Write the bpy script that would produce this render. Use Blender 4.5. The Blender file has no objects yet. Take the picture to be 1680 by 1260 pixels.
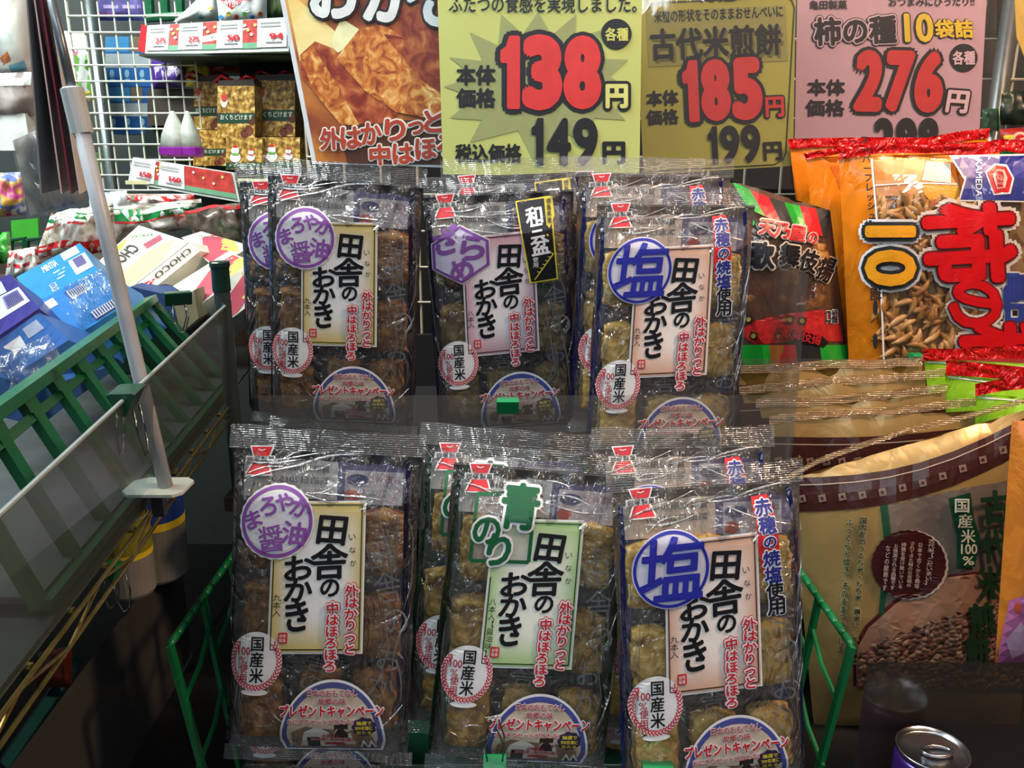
import bpy, math, random
from mathutils import Vector, Matrix, noise
from mathutils.geometry import tessellate_polygon
random.seed(7)
SC = bpy.context.scene
COL = SC.collection
R = math.radians
# ------------------------------------------------------------------ camera
F, PITCH = 1390.0, R(15.0)
CAM = Vector((0, 0, 1.5))
cd = bpy.data.cameras.new('camera'); cd.sensor_width = 36.0; cd.lens = 36.0 * F / 1680.0; cd.clip_start = 0.02
cam = bpy.data.objects.new('camera', cd); COL.objects.link(cam)
cam.location = CAM; cam.rotation_euler = (R(90) - PITCH, 0, 0); SC.camera = cam
# ------------------------------------------------------------------ world, lights, exposure
w = bpy.data.worlds.new('world'); SC.world = w; w.use_nodes = True
w.node_tree.nodes['Background'].inputs[0].default_value = (0.75, 0.85, 1.0, 1)
w.node_tree.nodes['Background'].inputs[1].default_value = 0.05
def area(name, loc, target, size, power, col):
    d = bpy.data.lights.new(name, 'AREA'); d.shape = 'RECTANGLE'; d.size, d.size_y = size; d.energy = power; d.color = col
    o = bpy.data.objects.new(name, d); COL.objects.link(o); o.location = loc
    o.rotation_euler = (Vector(target) - Vector(loc)).to_track_quat('-Z', 'Y').to_euler()
    return o
area('aisle_light', (-1.15, 0.75, 2.75), (-0.85, 1.6, 1.3), (1.4, 0.5), 84, (0.93, 1.0, 0.98))
area('unseen_ceiling_light', (-0.6, -0.45, 2.85), (-0.1, 0.7, 1.2), (1.4, 0.12), 13, (0.78, 0.92, 1.0))
for y_, x_, e_ in ((-1.8, 0.4, 9), (-3.4, -0.3, 24), (-5.4, 0.3, 42)):  # unseen ceiling strips behind the camera, added to put highlights on the clear film
    area('unseen_ceiling_light', (x_, y_, 2.9), (0.0, 0.7, 1.2), (3.2, 0.14), e_, (0.82, 0.92, 1.0))
area('shelf_spotlight', (0.80, 0.42, 2.15), (0.42, 0.85, 1.35), (0.14, 0.14), 15, (1.0, 0.62, 0.36))
area('overhead_light', (0.48, 0.30, 2.6), (0.3, 0.9, 1.3), (0.6, 0.10), 4.2, (1.0, 0.86, 0.72))
SC.view_settings.view_transform = 'Standard'; SC.view_settings.look = 'None'
SC.view_settings.exposure = -0.25; SC.view_settings.gamma = 1.0
SC.cycles.transparent_max_bounces = 40; SC.cycles.max_bounces = 8
SC.cycles.caustics_reflective = False; SC.cycles.caustics_refractive = False

# ------------------------------------------------------------------ rays
_cp, _sp = math.cos(PITCH), math.sin(PITCH)
def ray(px, py):
    a = (px - 840.0) / F; b = (630.0 - py) / F
    return Vector((a, _cp + b * _sp, -_sp + b * _cp))
def P(px, py, Y):
    d = ray(px, py); return CAM + d * (Y / d.y)
def PZ(px, py, z):
    d = ray(px, py); return CAM + d * ((z - CAM.z) / d.z)

# ------------------------------------------------------------------ materials
def lin(h):
    h = h.lstrip('#'); out = []
    for i in (0, 2, 4):
        c = int(h[i:i+2], 16) / 255.0
        out.append(c / 12.92 if c <= 0.04045 else ((c + 0.055) / 1.055) ** 2.4)
    return (*out, 1.0)
MATS = {}
def _new(name):
    m = bpy.data.materials.new(name); m.use_nodes = True
    nt = m.node_tree
    return m, nt, nt.nodes['Principled BSDF'], nt.nodes['Material Output']
def crinkle(nt, scale=22.0, strength=0.5, dist=0.01):
    tc_ = nt.nodes.new('ShaderNodeTexCoord'); tc = nt.nodes.new('ShaderNodeMapping'); tc.inputs['Scale'].default_value = (1.0, 1.0, 0.55); tc.inputs['Rotation'].default_value = (0, 0.35, 0)
    nt.links.new(tc_.outputs['Object'], tc.inputs['Vector'])
    n = nt.nodes.new('ShaderNodeTexNoise'); n.inputs['Scale'].default_value = scale; n.inputs['Detail'].default_value = 4; n.inputs['Distortion'].default_value = 1.2
    v = nt.nodes.new('ShaderNodeTexVoronoi'); v.feature = 'DISTANCE_TO_EDGE'; v.inputs['Scale'].default_value = scale * 1.3
    mx = nt.nodes.new('ShaderNodeMix'); mx.data_type = 'VECTOR'; mx.inputs[0].default_value = 0.06
    nt.links.new(tc.outputs[0], n.inputs['Vector'])
    nt.links.new(tc.outputs[0], mx.inputs[4]); nt.links.new(n.outputs['Color'], mx.inputs[5])
    nt.links.new(mx.outputs[1], v.inputs['Vector'])
    ma = nt.nodes.new('ShaderNodeMath'); ma.operation = 'MINIMUM'; ma.inputs[1].default_value = 0.25
    nt.links.new(v.outputs['Distance'], ma.inputs[0])
    ad = nt.nodes.new('ShaderNodeMath'); ad.operation = 'MULTIPLY_ADD'; ad.inputs[1].default_value = 1.4
    nt.links.new(ma.outputs[0], ad.inputs[0]); nt.links.new(n.outputs['Fac'], ad.inputs[2])
    b = nt.nodes.new('ShaderNodeBump'); b.inputs['Strength'].default_value = strength; b.inputs['Distance'].default_value = dist
    nt.links.new(ad.outputs[0], b.inputs['Height'])
    return b
def ink(h, rough=0.45, var=0.06, scale=60.0, metal=0.0, name=None, crk=0.0, spec=0.5):
    key = ('ink', h, rough, var, scale, metal, crk, spec)
    if key in MATS: return MATS[key]
    m, nt, p, o = _new(name or 'print_' + h.lstrip('#'))
    c = lin(h)
    n = nt.nodes.new('ShaderNodeTexNoise'); n.inputs['Scale'].default_value = scale; n.inputs['Detail'].default_value = 3
    tc = nt.nodes.new('ShaderNodeTexCoord'); nt.links.new(tc.outputs['Object'], n.inputs['Vector'])
    r = nt.nodes.new('ShaderNodeValToRGB')
    r.color_ramp.elements[0].position = 0.3; r.color_ramp.elements[1].position = 0.7
    r.color_ramp.elements[0].color = tuple(max(0, x * (1 - var * 2)) for x in c[:3]) + (1,)
    r.color_ramp.elements[1].color = tuple(min(1, x * (1 + var)) for x in c[:3]) + (1,)
    nt.links.new(n.outputs['Fac'], r.inputs[0]); nt.links.new(r.outputs[0], p.inputs['Base Color'])
    p.inputs['Roughness'].default_value = rough; p.inputs['Metallic'].default_value = metal
    p.inputs['Specular IOR Level'].default_value = spec
    if crk:
        b = crinkle(nt, 20, crk); nt.links.new(b.outputs[0], p.inputs['Normal'])
    MATS[key] = m; return m
def foil(h, name, rough=0.28, crk=0.35, scale=18, metal=0.0):
    key = ('foil', h, name)
    if key in MATS: return MATS[key]
    m, nt, p, o = _new(name)
    p.inputs['Base Color'].default_value = lin(h); p.inputs['Roughness'].default_value = rough; p.inputs['Metallic'].default_value = metal
    b = crinkle(nt, scale, crk); nt.links.new(b.outputs[0], p.inputs['Normal'])
    MATS[key] = m; return m
def film(name, tint='#ffffff', haze=0.03, hazecol='#ffffff', refl=1.0, scale=22, strength=0.6, rough=0.06, base=0.03, seal=False, cap=0.38):
    if name in MATS: return MATS[name]
    m, nt, p, o = _new(name); nt.nodes.remove(p)
    tr = nt.nodes.new('ShaderNodeBsdfTransparent'); tr.inputs[0].default_value = lin(tint)
    gl = nt.nodes.new('ShaderNodeBsdfGlossy'); gl.inputs['Roughness'].default_value = rough
    df = nt.nodes.new('ShaderNodeBsdfDiffuse'); df.inputs[0].default_value = lin(hazecol)
    b = crinkle(nt, scale, strength)
    if seal:
        wv = nt.nodes.new('ShaderNodeTexWave'); wv.bands_direction = 'Z'; wv.inputs['Scale'].default_value = 180; wv.inputs['Distortion'].default_value = 1.0
        tc = nt.nodes.new('ShaderNodeTexCoord'); nt.links.new(tc.outputs['Object'], wv.inputs['Vector'])
        b2 = nt.nodes.new('ShaderNodeBump'); b2.inputs['Strength'].default_value = 0.6; b2.inputs['Distance'].default_value = 0.002
        nt.links.new(wv.outputs['Fac'], b2.inputs['Height']); nt.links.new(b.outputs[0], b2.inputs['Normal']); b = b2
    fr = nt.nodes.new('ShaderNodeFresnel'); fr.inputs[0].default_value = 1.5
    for x in (gl, df): nt.links.new(b.outputs[0], x.inputs['Normal'])
    nt.links.new(b.outputs[0], fr.inputs['Normal'])
    ma = nt.nodes.new('ShaderNodeMath'); ma.operation = 'MULTIPLY_ADD'; ma.use_clamp = True
    ma.inputs[1].default_value = refl; ma.inputs[2].default_value = base
    nt.links.new(fr.outputs[0], ma.inputs[0])
    mn = nt.nodes.new('ShaderNodeMath'); mn.operation = 'MINIMUM'; mn.inputs[1].default_value = cap; nt.links.new(ma.outputs[0], mn.inputs[0]); ma = mn
    m1 = nt.nodes.new('ShaderNodeMixShader'); m1.inputs[0].default_value = haze
    nt.links.new(tr.outputs[0], m1.inputs[1]); nt.links.new(df.outputs[0], m1.inputs[2])
    m2 = nt.nodes.new('ShaderNodeMixShader'); nt.links.new(ma.outputs[0], m2.inputs[0])
    nt.links.new(m1.outputs[0], m2.inputs[1]); nt.links.new(gl.outputs[0], m2.inputs[2])
    nt.links.new(m2.outputs[0], o.inputs['Surface'])
    MATS[name] = m; return m
def speckle(name, cols, scale=60, rough=0.5, bump=0.0, detail=6, dist=0.6):
    """noise through a many-stop ramp: printed photographs, crackers, grain"""
    if name in MATS: return MATS[name]
    m, nt, p, o = _new(name)
    n = nt.nodes.new('ShaderNodeTexNoise'); n.inputs['Scale'].default_value = scale; n.inputs['Detail'].default_value = detail; n.inputs['Distortion'].default_value = dist
    tc = nt.nodes.new('ShaderNodeTexCoord'); nt.links.new(tc.outputs['Object'], n.inputs['Vector'])
    r = nt.nodes.new('ShaderNodeValToRGB'); e = r.color_ramp.elements
    while len(e) < len(cols): e.new(0.5)
    for i, c in enumerate(cols):
        e[i].position = 0.28 + 0.44 * i / max(1, len(cols) - 1); e[i].color = lin(c)
    nt.links.new(n.outputs['Fac'], r.inputs[0]); nt.links.new(r.outputs[0], p.inputs['Base Color'])
    p.inputs['Roughness'].default_value = rough
    if bump:
        b = nt.nodes.new('ShaderNodeBump'); b.inputs['Strength'].default_value = bump; b.inputs['Distance'].default_value = 0.004
        nt.links.new(n.outputs['Fac'], b.inputs['Height']); nt.links.new(b.outputs[0], p.inputs['Normal'])
    MATS[name] = m; return m
def grains(name, cols, scale=150, rough=0.5, bump=0.6):
    """voronoi cells, one colour per grain"""
    if name in MATS: return MATS[name]
    m, nt, p, o = _new(name)
    v = nt.nodes.new('ShaderNodeTexVoronoi'); v.inputs['Scale'].default_value = scale
    tc = nt.nodes.new('ShaderNodeTexCoord'); nt.links.new(tc.outputs['Object'], v.inputs['Vector'])
    s = nt.nodes.new('ShaderNodeSeparateColor'); nt.links.new(v.outputs['Color'], s.inputs[0])
    r = nt.nodes.new('ShaderNodeValToRGB'); e = r.color_ramp.elements
    while len(e) < len(cols): e.new(0.5)
    for i, c in enumerate(cols):
        e[i].position = i / max(1, len(cols) - 1); e[i].color = lin(c)
    nt.links.new(s.outputs[0], r.inputs[0]); nt.links.new(r.outputs[0], p.inputs['Base Color'])
    b = nt.nodes.new('ShaderNodeBump'); b.inputs['Strength'].default_value = bump; b.inputs['Distance'].default_value = 0.004; b.invert = True
    nt.links.new(v.outputs['Distance'], b.inputs['Height']); nt.links.new(b.outputs[0], p.inputs['Normal'])
    p.inputs['Roughness'].default_value = rough
    MATS[name] = m; return m
def panel_mat(name, edge, mid, rough=0.3):
    """printed panel whose ink fades from its edges to a pale middle"""
    if name in MATS: return MATS[name]
    m, nt, p, o = _new(name)
    tc = nt.nodes.new('ShaderNodeTexCoord'); s = nt.nodes.new('ShaderNodeSeparateXYZ'); nt.links.new(tc.outputs['Generated'], s.inputs[0])
    def edgeness(out):
        a = nt.nodes.new('ShaderNodeMath'); a.operation = 'SUBTRACT'; a.inputs[1].default_value = 0.5; nt.links.new(out, a.inputs[0])
        b = nt.nodes.new('ShaderNodeMath'); b.operation = 'ABSOLUTE'; nt.links.new(a.outputs[0], b.inputs[0]); return b
    ex, ez = edgeness(s.outputs[0]), edgeness(s.outputs[2])
    mx = nt.nodes.new('ShaderNodeMath'); mx.operation = 'SMOOTH_MAX'; mx.inputs[2].default_value = 0.15
    nt.links.new(ex.outputs[0], mx.inputs[0]); nt.links.new(ez.outputs[0], mx.inputs[1])
    r = nt.nodes.new('ShaderNodeValToRGB'); r.color_ramp.interpolation = 'EASE'
    r.color_ramp.elements[0].position = 0.2; r.color_ramp.elements[0].color = lin(mid)
    r.color_ramp.elements[1].position = 0.52; r.color_ramp.elements[1].color = lin(edge)
    nt.links.new(mx.outputs[0], r.inputs[0]); nt.links.new(r.outputs[0], p.inputs['Base Color'])
    p.inputs['Roughness'].default_value = rough
    b = crinkle(nt, 14, 0.12); nt.links.new(b.outputs[0], p.inputs['Normal'])
    MATS[name] = m; return m

# ------------------------------------------------------------------ mesh builder
def wloc(o):
    v = Vector((0, 0, 0))
    while o is not None: v = v + o.location; o = o.parent
    return v
class MB:
    def __init__(self): self.v = []; self.f = []; self.mi = []; self.mats = []
    def slot(self, m):
        if m not in self.mats: self.mats.append(m)
        return self.mats.index(m)
    def add(self, verts, faces, m):
        b = len(self.v); self.v += [Vector(x) for x in verts]; s = self.slot(m)
        for f in faces: self.f.append([b + i for i in f]); self.mi.append(s)
    def grid(self, fn, nu, nv, m, flip=False):
        vs = [fn(i / nu, j / nv) for j in range(nv + 1) for i in range(nu + 1)]
        fs = []
        for j in range(nv):
            for i in range(nu):
                a = j * (nu + 1) + i; q = [a, a + 1, a + nu + 2, a + nu + 1]
                fs.append(q[::-1] if flip else q)
        self.add(vs, fs, m)
    def hexa(self, c8, m):
        """c8: four corners of one face then the four matching corners of the other"""
        self.add(c8, [(0, 1, 2, 3), (7, 6, 5, 4), (0, 4, 5, 1), (1, 5, 6, 2), (2, 6, 7, 3), (3, 7, 4, 0)], m)
    def box(self, lo, hi, m):
        x0, y0, z0 = lo; x1, y1, z1 = hi
        self.hexa([(x0, y0, z0), (x1, y0, z0), (x1, y0, z1), (x0, y0, z1), (x0, y1, z0), (x1, y1, z0), (x1, y1, z1), (x0, y1, z1)], m)
    def tube(self, pts, r, m, n=8, caps=True, closed=False):
        pts = [Vector(p) for p in pts]; rs = r if isinstance(r, (list, tuple)) else [r] * len(pts)
        vs, fs = [], []; up0 = None; k = len(pts)
        for i, p in enumerate(pts):
            a = pts[i - 1] if (i or closed) else p; c = pts[(i + 1) % k] if (i < k - 1 or closed) else p
            t = (c - a).normalized()
            if up0 is None or abs(t.dot(up0)) > 0.98: up0 = Vector((0, 0, 1)) if abs(t.z) < 0.9 else Vector((0, 1, 0))
            s = t.cross(up0).normalized(); u = s.cross(t)
            for j in range(n):
                an = 2 * math.pi * j / n; vs.append(p + s * (math.cos(an) * rs[i]) + u * (math.sin(an) * rs[i]))
        for i in range(k if closed else k - 1):
            for j in range(n):
                a = i * n + j; b = i * n + (j + 1) % n; q = ((i + 1) % k) * n
                fs.append((a, b, q + (j + 1) % n, q + j))
        if caps and not closed: fs.append(tuple(range(n))[::-1]); fs.append(tuple((k - 1) * n + j for j in range(n)))
        self.add(vs, fs, m)
    def bar(self, a, b, wdt, hgt, m, side=(1, 0, 0)):
        a, b = Vector(a), Vector(b); t = (b - a).normalized(); s = Vector(side); s = (s - t * s.dot(t)).normalized(); u = s.cross(t)
        q = [(-1, -1), (1, -1), (1, 1), (-1, 1)]
        self.hexa([a + s * x * wdt / 2 + u * y * hgt / 2 for x, y in q] + [b + s * x * wdt / 2 + u * y * hgt / 2 for x, y in q], m)
    def lathe(self, prof, c, m, n=32, axis=None):
        vs, fs = [], []; c = Vector(c)
        for r, z in prof:
            for j in range(n):
                a = 2 * math.pi * j / n; vs.append(c + Vector((math.cos(a) * r, math.sin(a) * r, z)))
        for i in range(len(prof) - 1):
            for j in range(n):
                fs.append((i * n + j, i * n + (j + 1) % n, (i + 1) * n + (j + 1) % n, (i + 1) * n + j))
        fs.append(tuple(range(n))[::-1]); fs.append(tuple((len(prof) - 1) * n + j for j in range(n)))
        self.add(vs, fs, m)
    def blob(self, c, rx, ry, rz, m, rot=None, nz=8, na=12, jit=0.0):
        vs, fs = [], []; c = Vector(c); sd = random.random() * 50
        for i in range(nz + 1):
            th = math.pi * i / nz
            for j in range(na):
                ph = 2 * math.pi * j / na
                d = Vector((math.sin(th) * math.cos(ph), math.sin(th) * math.sin(ph), math.cos(th)))
                k = 1 + jit * noise.noise(d * 2.2 + Vector((sd, 0, 0)))
                q = Vector((d.x * rx, d.y * ry, d.z * rz)) * k
                vs.append(c + (rot @ q if rot else q))
        for i in range(nz):
            for j in range(na):
                fs.append((i * na + j, i * na + (j + 1) % na, (i + 1) * na + (j + 1) % na, (i + 1) * na + j))
        self.add(vs, fs, m)
    def build(self, name, parent=None, smooth=False, origin=None):
        me = bpy.data.meshes.new(name)
        if parent is not None: o0 = wloc(parent)
        elif origin is not None: o0 = Vector(origin)
        else:
            xs = [v.x for v in self.v]; ys = [v.y for v in self.v]; zs = [v.z for v in self.v]
            o0 = Vector(((min(xs) + max(xs)) / 2, (min(ys) + max(ys)) / 2, min(zs)))
        me.from_pydata([tuple(v - o0) for v in self.v], [], self.f)
        for m in self.mats: me.materials.append(m)
        me.polygons.foreach_set('material_index', self.mi)
        if smooth: me.polygons.foreach_set('use_smooth', [True] * len(me.polygons))
        me.validate(); me.update()
        o = bpy.data.objects.new(name, me); COL.objects.link(o)
        if parent is not None: o.parent = parent
        else: o.location = o0
        return o
def tag(o, label, cat, group=None, kind=None):
    o['label'] = label; o['category'] = cat
    if group: o['group'] = group
    if kind: o['kind'] = kind
    return o
def struct(mb, name):
    o = mb.build(name); o['kind'] = 'structure'; return o
def empty(name, loc, label, cat, group=None):
    o = bpy.data.objects.new(name, None); COL.objects.link(o); o.location = loc; o.empty_display_size = 0.02
    return tag(o, label, cat, group)
def copy_tree(o, parent=None):
    c = o.copy(); COL.objects.link(c)
    if parent is not None: c.parent = parent
    for ch in list(o.children): copy_tree(ch, c)
    return c

# ------------------------------------------------------------------ printing on surfaces
EPS = 0.00028
class Flat:
    """a,b measured along U and V from O (b grows upward)"""
    down = False; maxlen = None
    def __init__(s, O, U, V, eps=EPS):
        s.O, s.U, s.V = Vector(O), Vector(U), Vector(V); s.N = s.U.cross(s.V).normalized(); s.eps = eps
    def map(s, a, b, l): return s.O + s.U * a + s.V * b + s.N * (l * s.eps)
class Quad3:
    """bilinear patch, corners TL TR BR BL; a,b in 0..100, b downward"""
    down = True; maxlen = None
    def __init__(s, tl, tr, br, bl, eps=0.0007):
        s.c = [Vector(x) for x in (tl, tr, br, bl)]; s.N = (s.c[3] - s.c[0]).cross(s.c[1] - s.c[0]).normalized(); s.eps = eps
    def map(s, a, b, l):
        a /= 100; b /= 100
        return (s.c[0] * (1 - a) + s.c[1] * a) * (1 - b) + (s.c[3] * (1 - a) + s.c[2] * a) * b + s.N * (l * s.eps)
class PxPlane:
    """upright plane in the place, positions measured on it from the photograph; b downward"""
    down = True; maxlen = None
    def __init__(s, Y, slope=0.0, x0=840, eps=EPS): s.Y, s.eps, s.slope, s.x0 = Y, eps, slope, x0
    def map(s, a, b, l):
        d = ray(a, b); t = (s.Y) / (d.y - s.slope * d.x)      # plane y = Y + slope*x
        p = CAM + d * t; n = Vector((s.slope, -1, 0)).normalized()
        return p + n * (l * s.eps)
class Bulge:
    """pillow-shaped bag front standing about the plane y=Y; corners in photo px TL TR BR BL"""
    down = True
    def __init__(s, tl, tr, br, bl, Y, B, wr=0.0, eps=0.0006, pw=(3.0, 4.0), maxlen=14, lean=0.0, seed=0):
        s.c = [Vector(x).to_2d() for x in (tl, tr, br, bl)]; s.Y, s.B, s.wr, s.eps, s.pw, s.maxlen, s.lean, s.seed = Y, B, wr, eps, pw, maxlen, lean, seed
    def px(s, u, v): return (s.c[0] * (1 - u) + s.c[1] * u) * (1 - v) + (s.c[3] * (1 - u) + s.c[2] * u) * v
    def uv(s, p):
        p = Vector(p); u = v = 0.5
        for _ in range(12):
            e = s.px(u, v) - p
            du = (s.c[1] - s.c[0]) * (1 - v) + (s.c[2] - s.c[3]) * v
            dv = (s.c[3] - s.c[0]) * (1 - u) + (s.c[2] - s.c[1]) * u
            D = du.x * dv.y - du.y * dv.x
            if abs(D) < 1e-9: break
            u -= (e.x * dv.y - e.y * dv.x) / D; v -= (du.x * e.y - du.y * e.x) / D
        return u, v
    def depth(s, u, v):
        u = min(1, max(0, u)); v = min(1, max(0, v))
        d = s.B * (1 - abs(2 * u - 1) ** s.pw[0]) * (1 - abs(2 * v - 1) ** s.pw[1])
        if s.wr:
            k = min(1, 6 * min(u, 1 - u)) * 0.7 + 0.3
            d += s.wr * k * (noise.noise(Vector((u * 5, v * 2.2, s.seed))) + 0.5 * noise.noise(Vector((u * 11, v * 4, s.seed + 9))))
        return d
    def at(s, u, v, extra=0.0, sgn=1.0):
        p = s.px(u, v); return P(p.x, p.y, s.Y + s.lean * (0.5 - v) - sgn * s.depth(u, v) - extra)
    def map(s, a, b, l):
        u, v = s.uv((a, b)); return P(a, b, s.Y + s.lean * (0.5 - v) - s.depth(u, v) - l * s.eps)

def emit(mb, S, tris2, layer, m):
    """tris2: list of triangles in surface coordinates; split until they can follow the surface"""
    ml = S.maxlen
    if ml:
        out = []; stack = list(tris2)
        while stack:
            t = stack.pop()
            L = [(Vector(t[i]) - Vector(t[(i + 1) % 3])).length for i in range(3)]
            k = max(range(3), key=lambda i: L[i])
            if L[k] > ml and len(out) + len(stack) < 60000:
                a, b, c = t[k], t[(k + 1) % 3], t[(k + 2) % 3]; mid = ((a[0] + b[0]) / 2, (a[1] + b[1]) / 2)
                stack += [(a, mid, c), (mid, b, c)]
            else: out.append(t)
        tris2 = out
    idx = {}; vs = []; fs = []
    for t in tris2:
        f = []
        for q in t:
            k = (round(q[0], 5), round(q[1], 5))
            if k not in idx: idx[k] = len(vs); vs.append(S.map(q[0], q[1], layer))
            f.append(idx[k])
        if len(set(f)) == 3: fs.append(f)
    mb.add(vs, fs, m)
def poly(mb, S, pts, layer, m):
    v = [Vector((p[0], p[1], 0)) for p in pts]
    emit(mb, S, [tuple((v[i].x, v[i].y) for i in t) for t in tessellate_polygon([v])], layer, m)
def rect(mb, S, x0, y0, x1, y1, layer, m, rot=0.0, r=0.0):
    cx, cy = (x0 + x1) / 2, (y0 + y1) / 2; pts = []
    if r:
        for (ax, ay, st) in ((x1 - r, y1 - r, 0), (x0 + r, y1 - r, 90), (x0 + r, y0 + r, 180), (x1 - r, y0 + r, 270)):
            for k in range(5): a = R(st + 22.5 * k); pts.append((ax + r * math.cos(a), ay + r * math.sin(a)))
    else: pts = [(x0, y0), (x1, y0), (x1, y1), (x0, y1)]
    poly(mb, S, [rot2(p, (cx, cy), rot, S.down) for p in pts], layer, m)
def rot2(p, c, deg, down):
    if not deg: return p
    a = R(deg) * (1 if down else -1); x, y = p[0] - c[0], p[1] - c[1]    # deg clockwise as seen
    return (c[0] + x * math.cos(a) - y * math.sin(a), c[1] + x * math.sin(a) + y * math.cos(a))
def ellipse(cx, cy, rx, ry, n=40, a0=0, a1=360, wob=0.0):
    return [(cx + (rx * (1 + wob * (1 if i % 2 else -1))) * math.cos(R(a0 + (a1 - a0) * i / n)), cy + ry * (1 + wob * (1 if i % 2 else -1)) * math.sin(R(a0 + (a1 - a0) * i / n))) for i in range(n + (0 if a1 - a0 >= 360 else 1))]
def disc(mb, S, cx, cy, rx, ry, layer, m, n=40, wob=0.0): poly(mb, S, ellipse(cx, cy, rx, ry, n, wob=wob), layer, m)
def ring(mb, S, cx, cy, rx, ry, wd, layer, m, n=48, a0=0, a1=360):
    o = ellipse(cx, cy, rx, ry, n, a0, a1); i = ellipse(cx, cy, rx - wd, ry - wd, n, a0, a1); t = []
    k = len(o); full = a1 - a0 >= 360
    for j in range(k if full else k - 1):
        q = (j + 1) % k; t += [(o[j], o[q], i[q]), (o[j], i[q], i[j])]
    emit(mb, S, t, layer, m)
def line(mb, S, pts, wd, layer, m):
    t = []
    for (x0, y0), (x1, y1) in zip(pts, pts[1:]):
        L = math.hypot(x1 - x0, y1 - y0) or 1; nx, ny = -(y1 - y0) / L * wd / 2, (x1 - x0) / L * wd / 2
        a, b, c, d = (x0 + nx, y0 + ny), (x1 + nx, y1 + ny), (x1 - nx, y1 - ny), (x0 - nx, y0 - ny); t += [(a, b, c), (a, c, d)]
    emit(mb, S, t, layer, m)
GLY = {('\x01', 0.0, 3): ([(0, .80), (0, .66), (.42, .66), (.42, 0), (1, 0), (1, 1), (.52, 1), (.34, .86)], [(0, 1, 2), (0, 2, 7), (7, 2, 6), (2, 3, 4), (2, 4, 5), (2, 5, 6)], (-0.15, 0.0, 1.15, 1.0))}     # a poster-style figure one
def glyph(s, off=0.0, res=3):
    """triangles of a line of type"""
    k = (s, off, res)
    if k in GLY: return GLY[k]
    c = bpy.data.curves.new('t', 'FONT'); c.body = s; c.resolution_u = res
    o = bpy.data.objects.new('t', c); COL.objects.link(o)
    dg = bpy.context.evaluated_depsgraph_get(); dg.update()
    m = bpy.data.meshes.new_from_object(o.evaluated_get(dg))
    vs = [(v.co.x, v.co.y) for v in m.vertices]; tr = []
    for p in m.polygons:
        q = list(p.vertices)
        for i in range(1, len(q) - 1): tr.append((q[0], q[i], q[i + 1]))
    bpy.data.objects.remove(o); bpy.data.curves.remove(c); bpy.data.meshes.remove(m)
    xs = [v[0] for v in vs] or [0, 1]; ys = [v[1] for v in vs] or [0, 1]
    GLY[k] = (vs, tr, (min(xs), min(ys), max(xs), max(ys))); return GLY[k]
def text(mb, S, s, box, m, layer=3, off=0.0, rot=0.0, vert=False, flip=False, shear=0.0, jit=0.0, res=3, pivot=None, turn=0):
    """fit s into box (x0,y0,x1,y1 = left, top, right, bottom as read); rot clockwise degrees; turn: quarter turn of the glyphs inside the box"""
    x0, ya, x1, yb = box; sg = -1 if S.down else 1
    top = min(ya, yb) if S.down else max(ya, yb); bot = max(ya, yb) if S.down else min(ya, yb)
    cx, cy = pivot or ((x0 + x1) / 2, (top + bot) / 2); H = abs(bot - top); T = {}
    def put(ch, bx, cell, jx=0.0):
        vs, tr, _ = glyph(ch, 0.0, res); q = []
        a0, t0, a1, b0 = bx; W_, H_ = a1 - a0, abs(b0 - t0)
        for (x, y) in vs:
            u = (x - cell[0]) / (cell[2] - cell[0]); v = (y - cell[1]) / (cell[3] - cell[1])
            u += shear * (v - 0.5)
            if flip: u = 1 - u
            if turn: u, v = v, 1 - u
            p = (a0 + u * W_, b0 + v * H_ * (-1 if S.down else 1))
            if jx: p = rot2(p, ((a0 + a1) / 2, (t0 + b0) / 2), jx, S.down)
            q.append(rot2(p, (cx, cy), rot, S.down))
        # bold: the strokes are fattened by stamping shifted copies in the same ink
        d = off * min(W_ / (cell[2] - cell[0]), H_ / (cell[3] - cell[1])) if not turn else off * min(H_ / (cell[2] - cell[0]), W_ / (cell[3] - cell[1]))
        n = 0 if not off else (8 if off < 0.07 else 12)
        for si, (sx, sy) in enumerate([(0, 0)] + [(d * math.cos(2 * math.pi * i / n), d * math.sin(2 * math.pi * i / n)) for i in range(n)]):
            T.setdefault(si, []).extend([tuple((q[i][0] + sx, q[i][1] + sy) for i in t) for t in tr])
    if not vert:
        put(s, (x0, top, x1, bot), glyph(s, 0.0, res)[2])
    else:
        n = len(s); h = H / n; rr = random.Random(sum(map(ord, s)))
        for i, ch in enumerate(s):
            t0 = top + h * i if S.down else top - h * i; b0 = t0 + h if S.down else t0 - h
            put(ch, (x0, t0, x1, b0), (0.02, -0.12, 0.98, 0.88), (rr.random() - 0.5) * 2 * jit)
    for si, tt in T.items(): emit(mb, S, tt, layer + si * 0.035, m)     # each stamp a hair above the last
# ================================================================== palette
K = ink('#15131a', 0.4); WHT = ink('#e6e6ea', 0.35); RED = ink('#c4202a', 0.4); DRED = ink('#a82a30', 0.45)
GREEN = ink('#0e7a3c', 0.4); DGREEN = ink('#0b4a2a', 0.45); GREY = ink('#8b8f92', 0.5); PURP = ink('#8a52a8', 0.4)
NAVY = ink('#23287e', 0.4); DARK = ink('#191a1c', 0.6); CREAM = ink('#e6dfb8', 0.4); YEL = ink('#e8d23c', 0.4)
CLEAR = film('clear_film', haze=0.03, refl=1.5, strength=1.0, base=0.0, rough=0.09, scale=30, cap=0.5)
SEAL = film('clear_seal', haze=0.12, hazecol='#cfd4da', refl=1.5, strength=0.7, base=0.03, rough=0.13, scale=18, seal=True, cap=0.42)
GHOST = film('wrapper_ink', haze=0.34, hazecol='#b0b0b4', refl=0.3, strength=0.2)
FOLD = film('film_fold', haze=0.10, refl=2.0, strength=0.25, base=0.35, rough=0.2, scale=25, cap=0.9)
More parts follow.
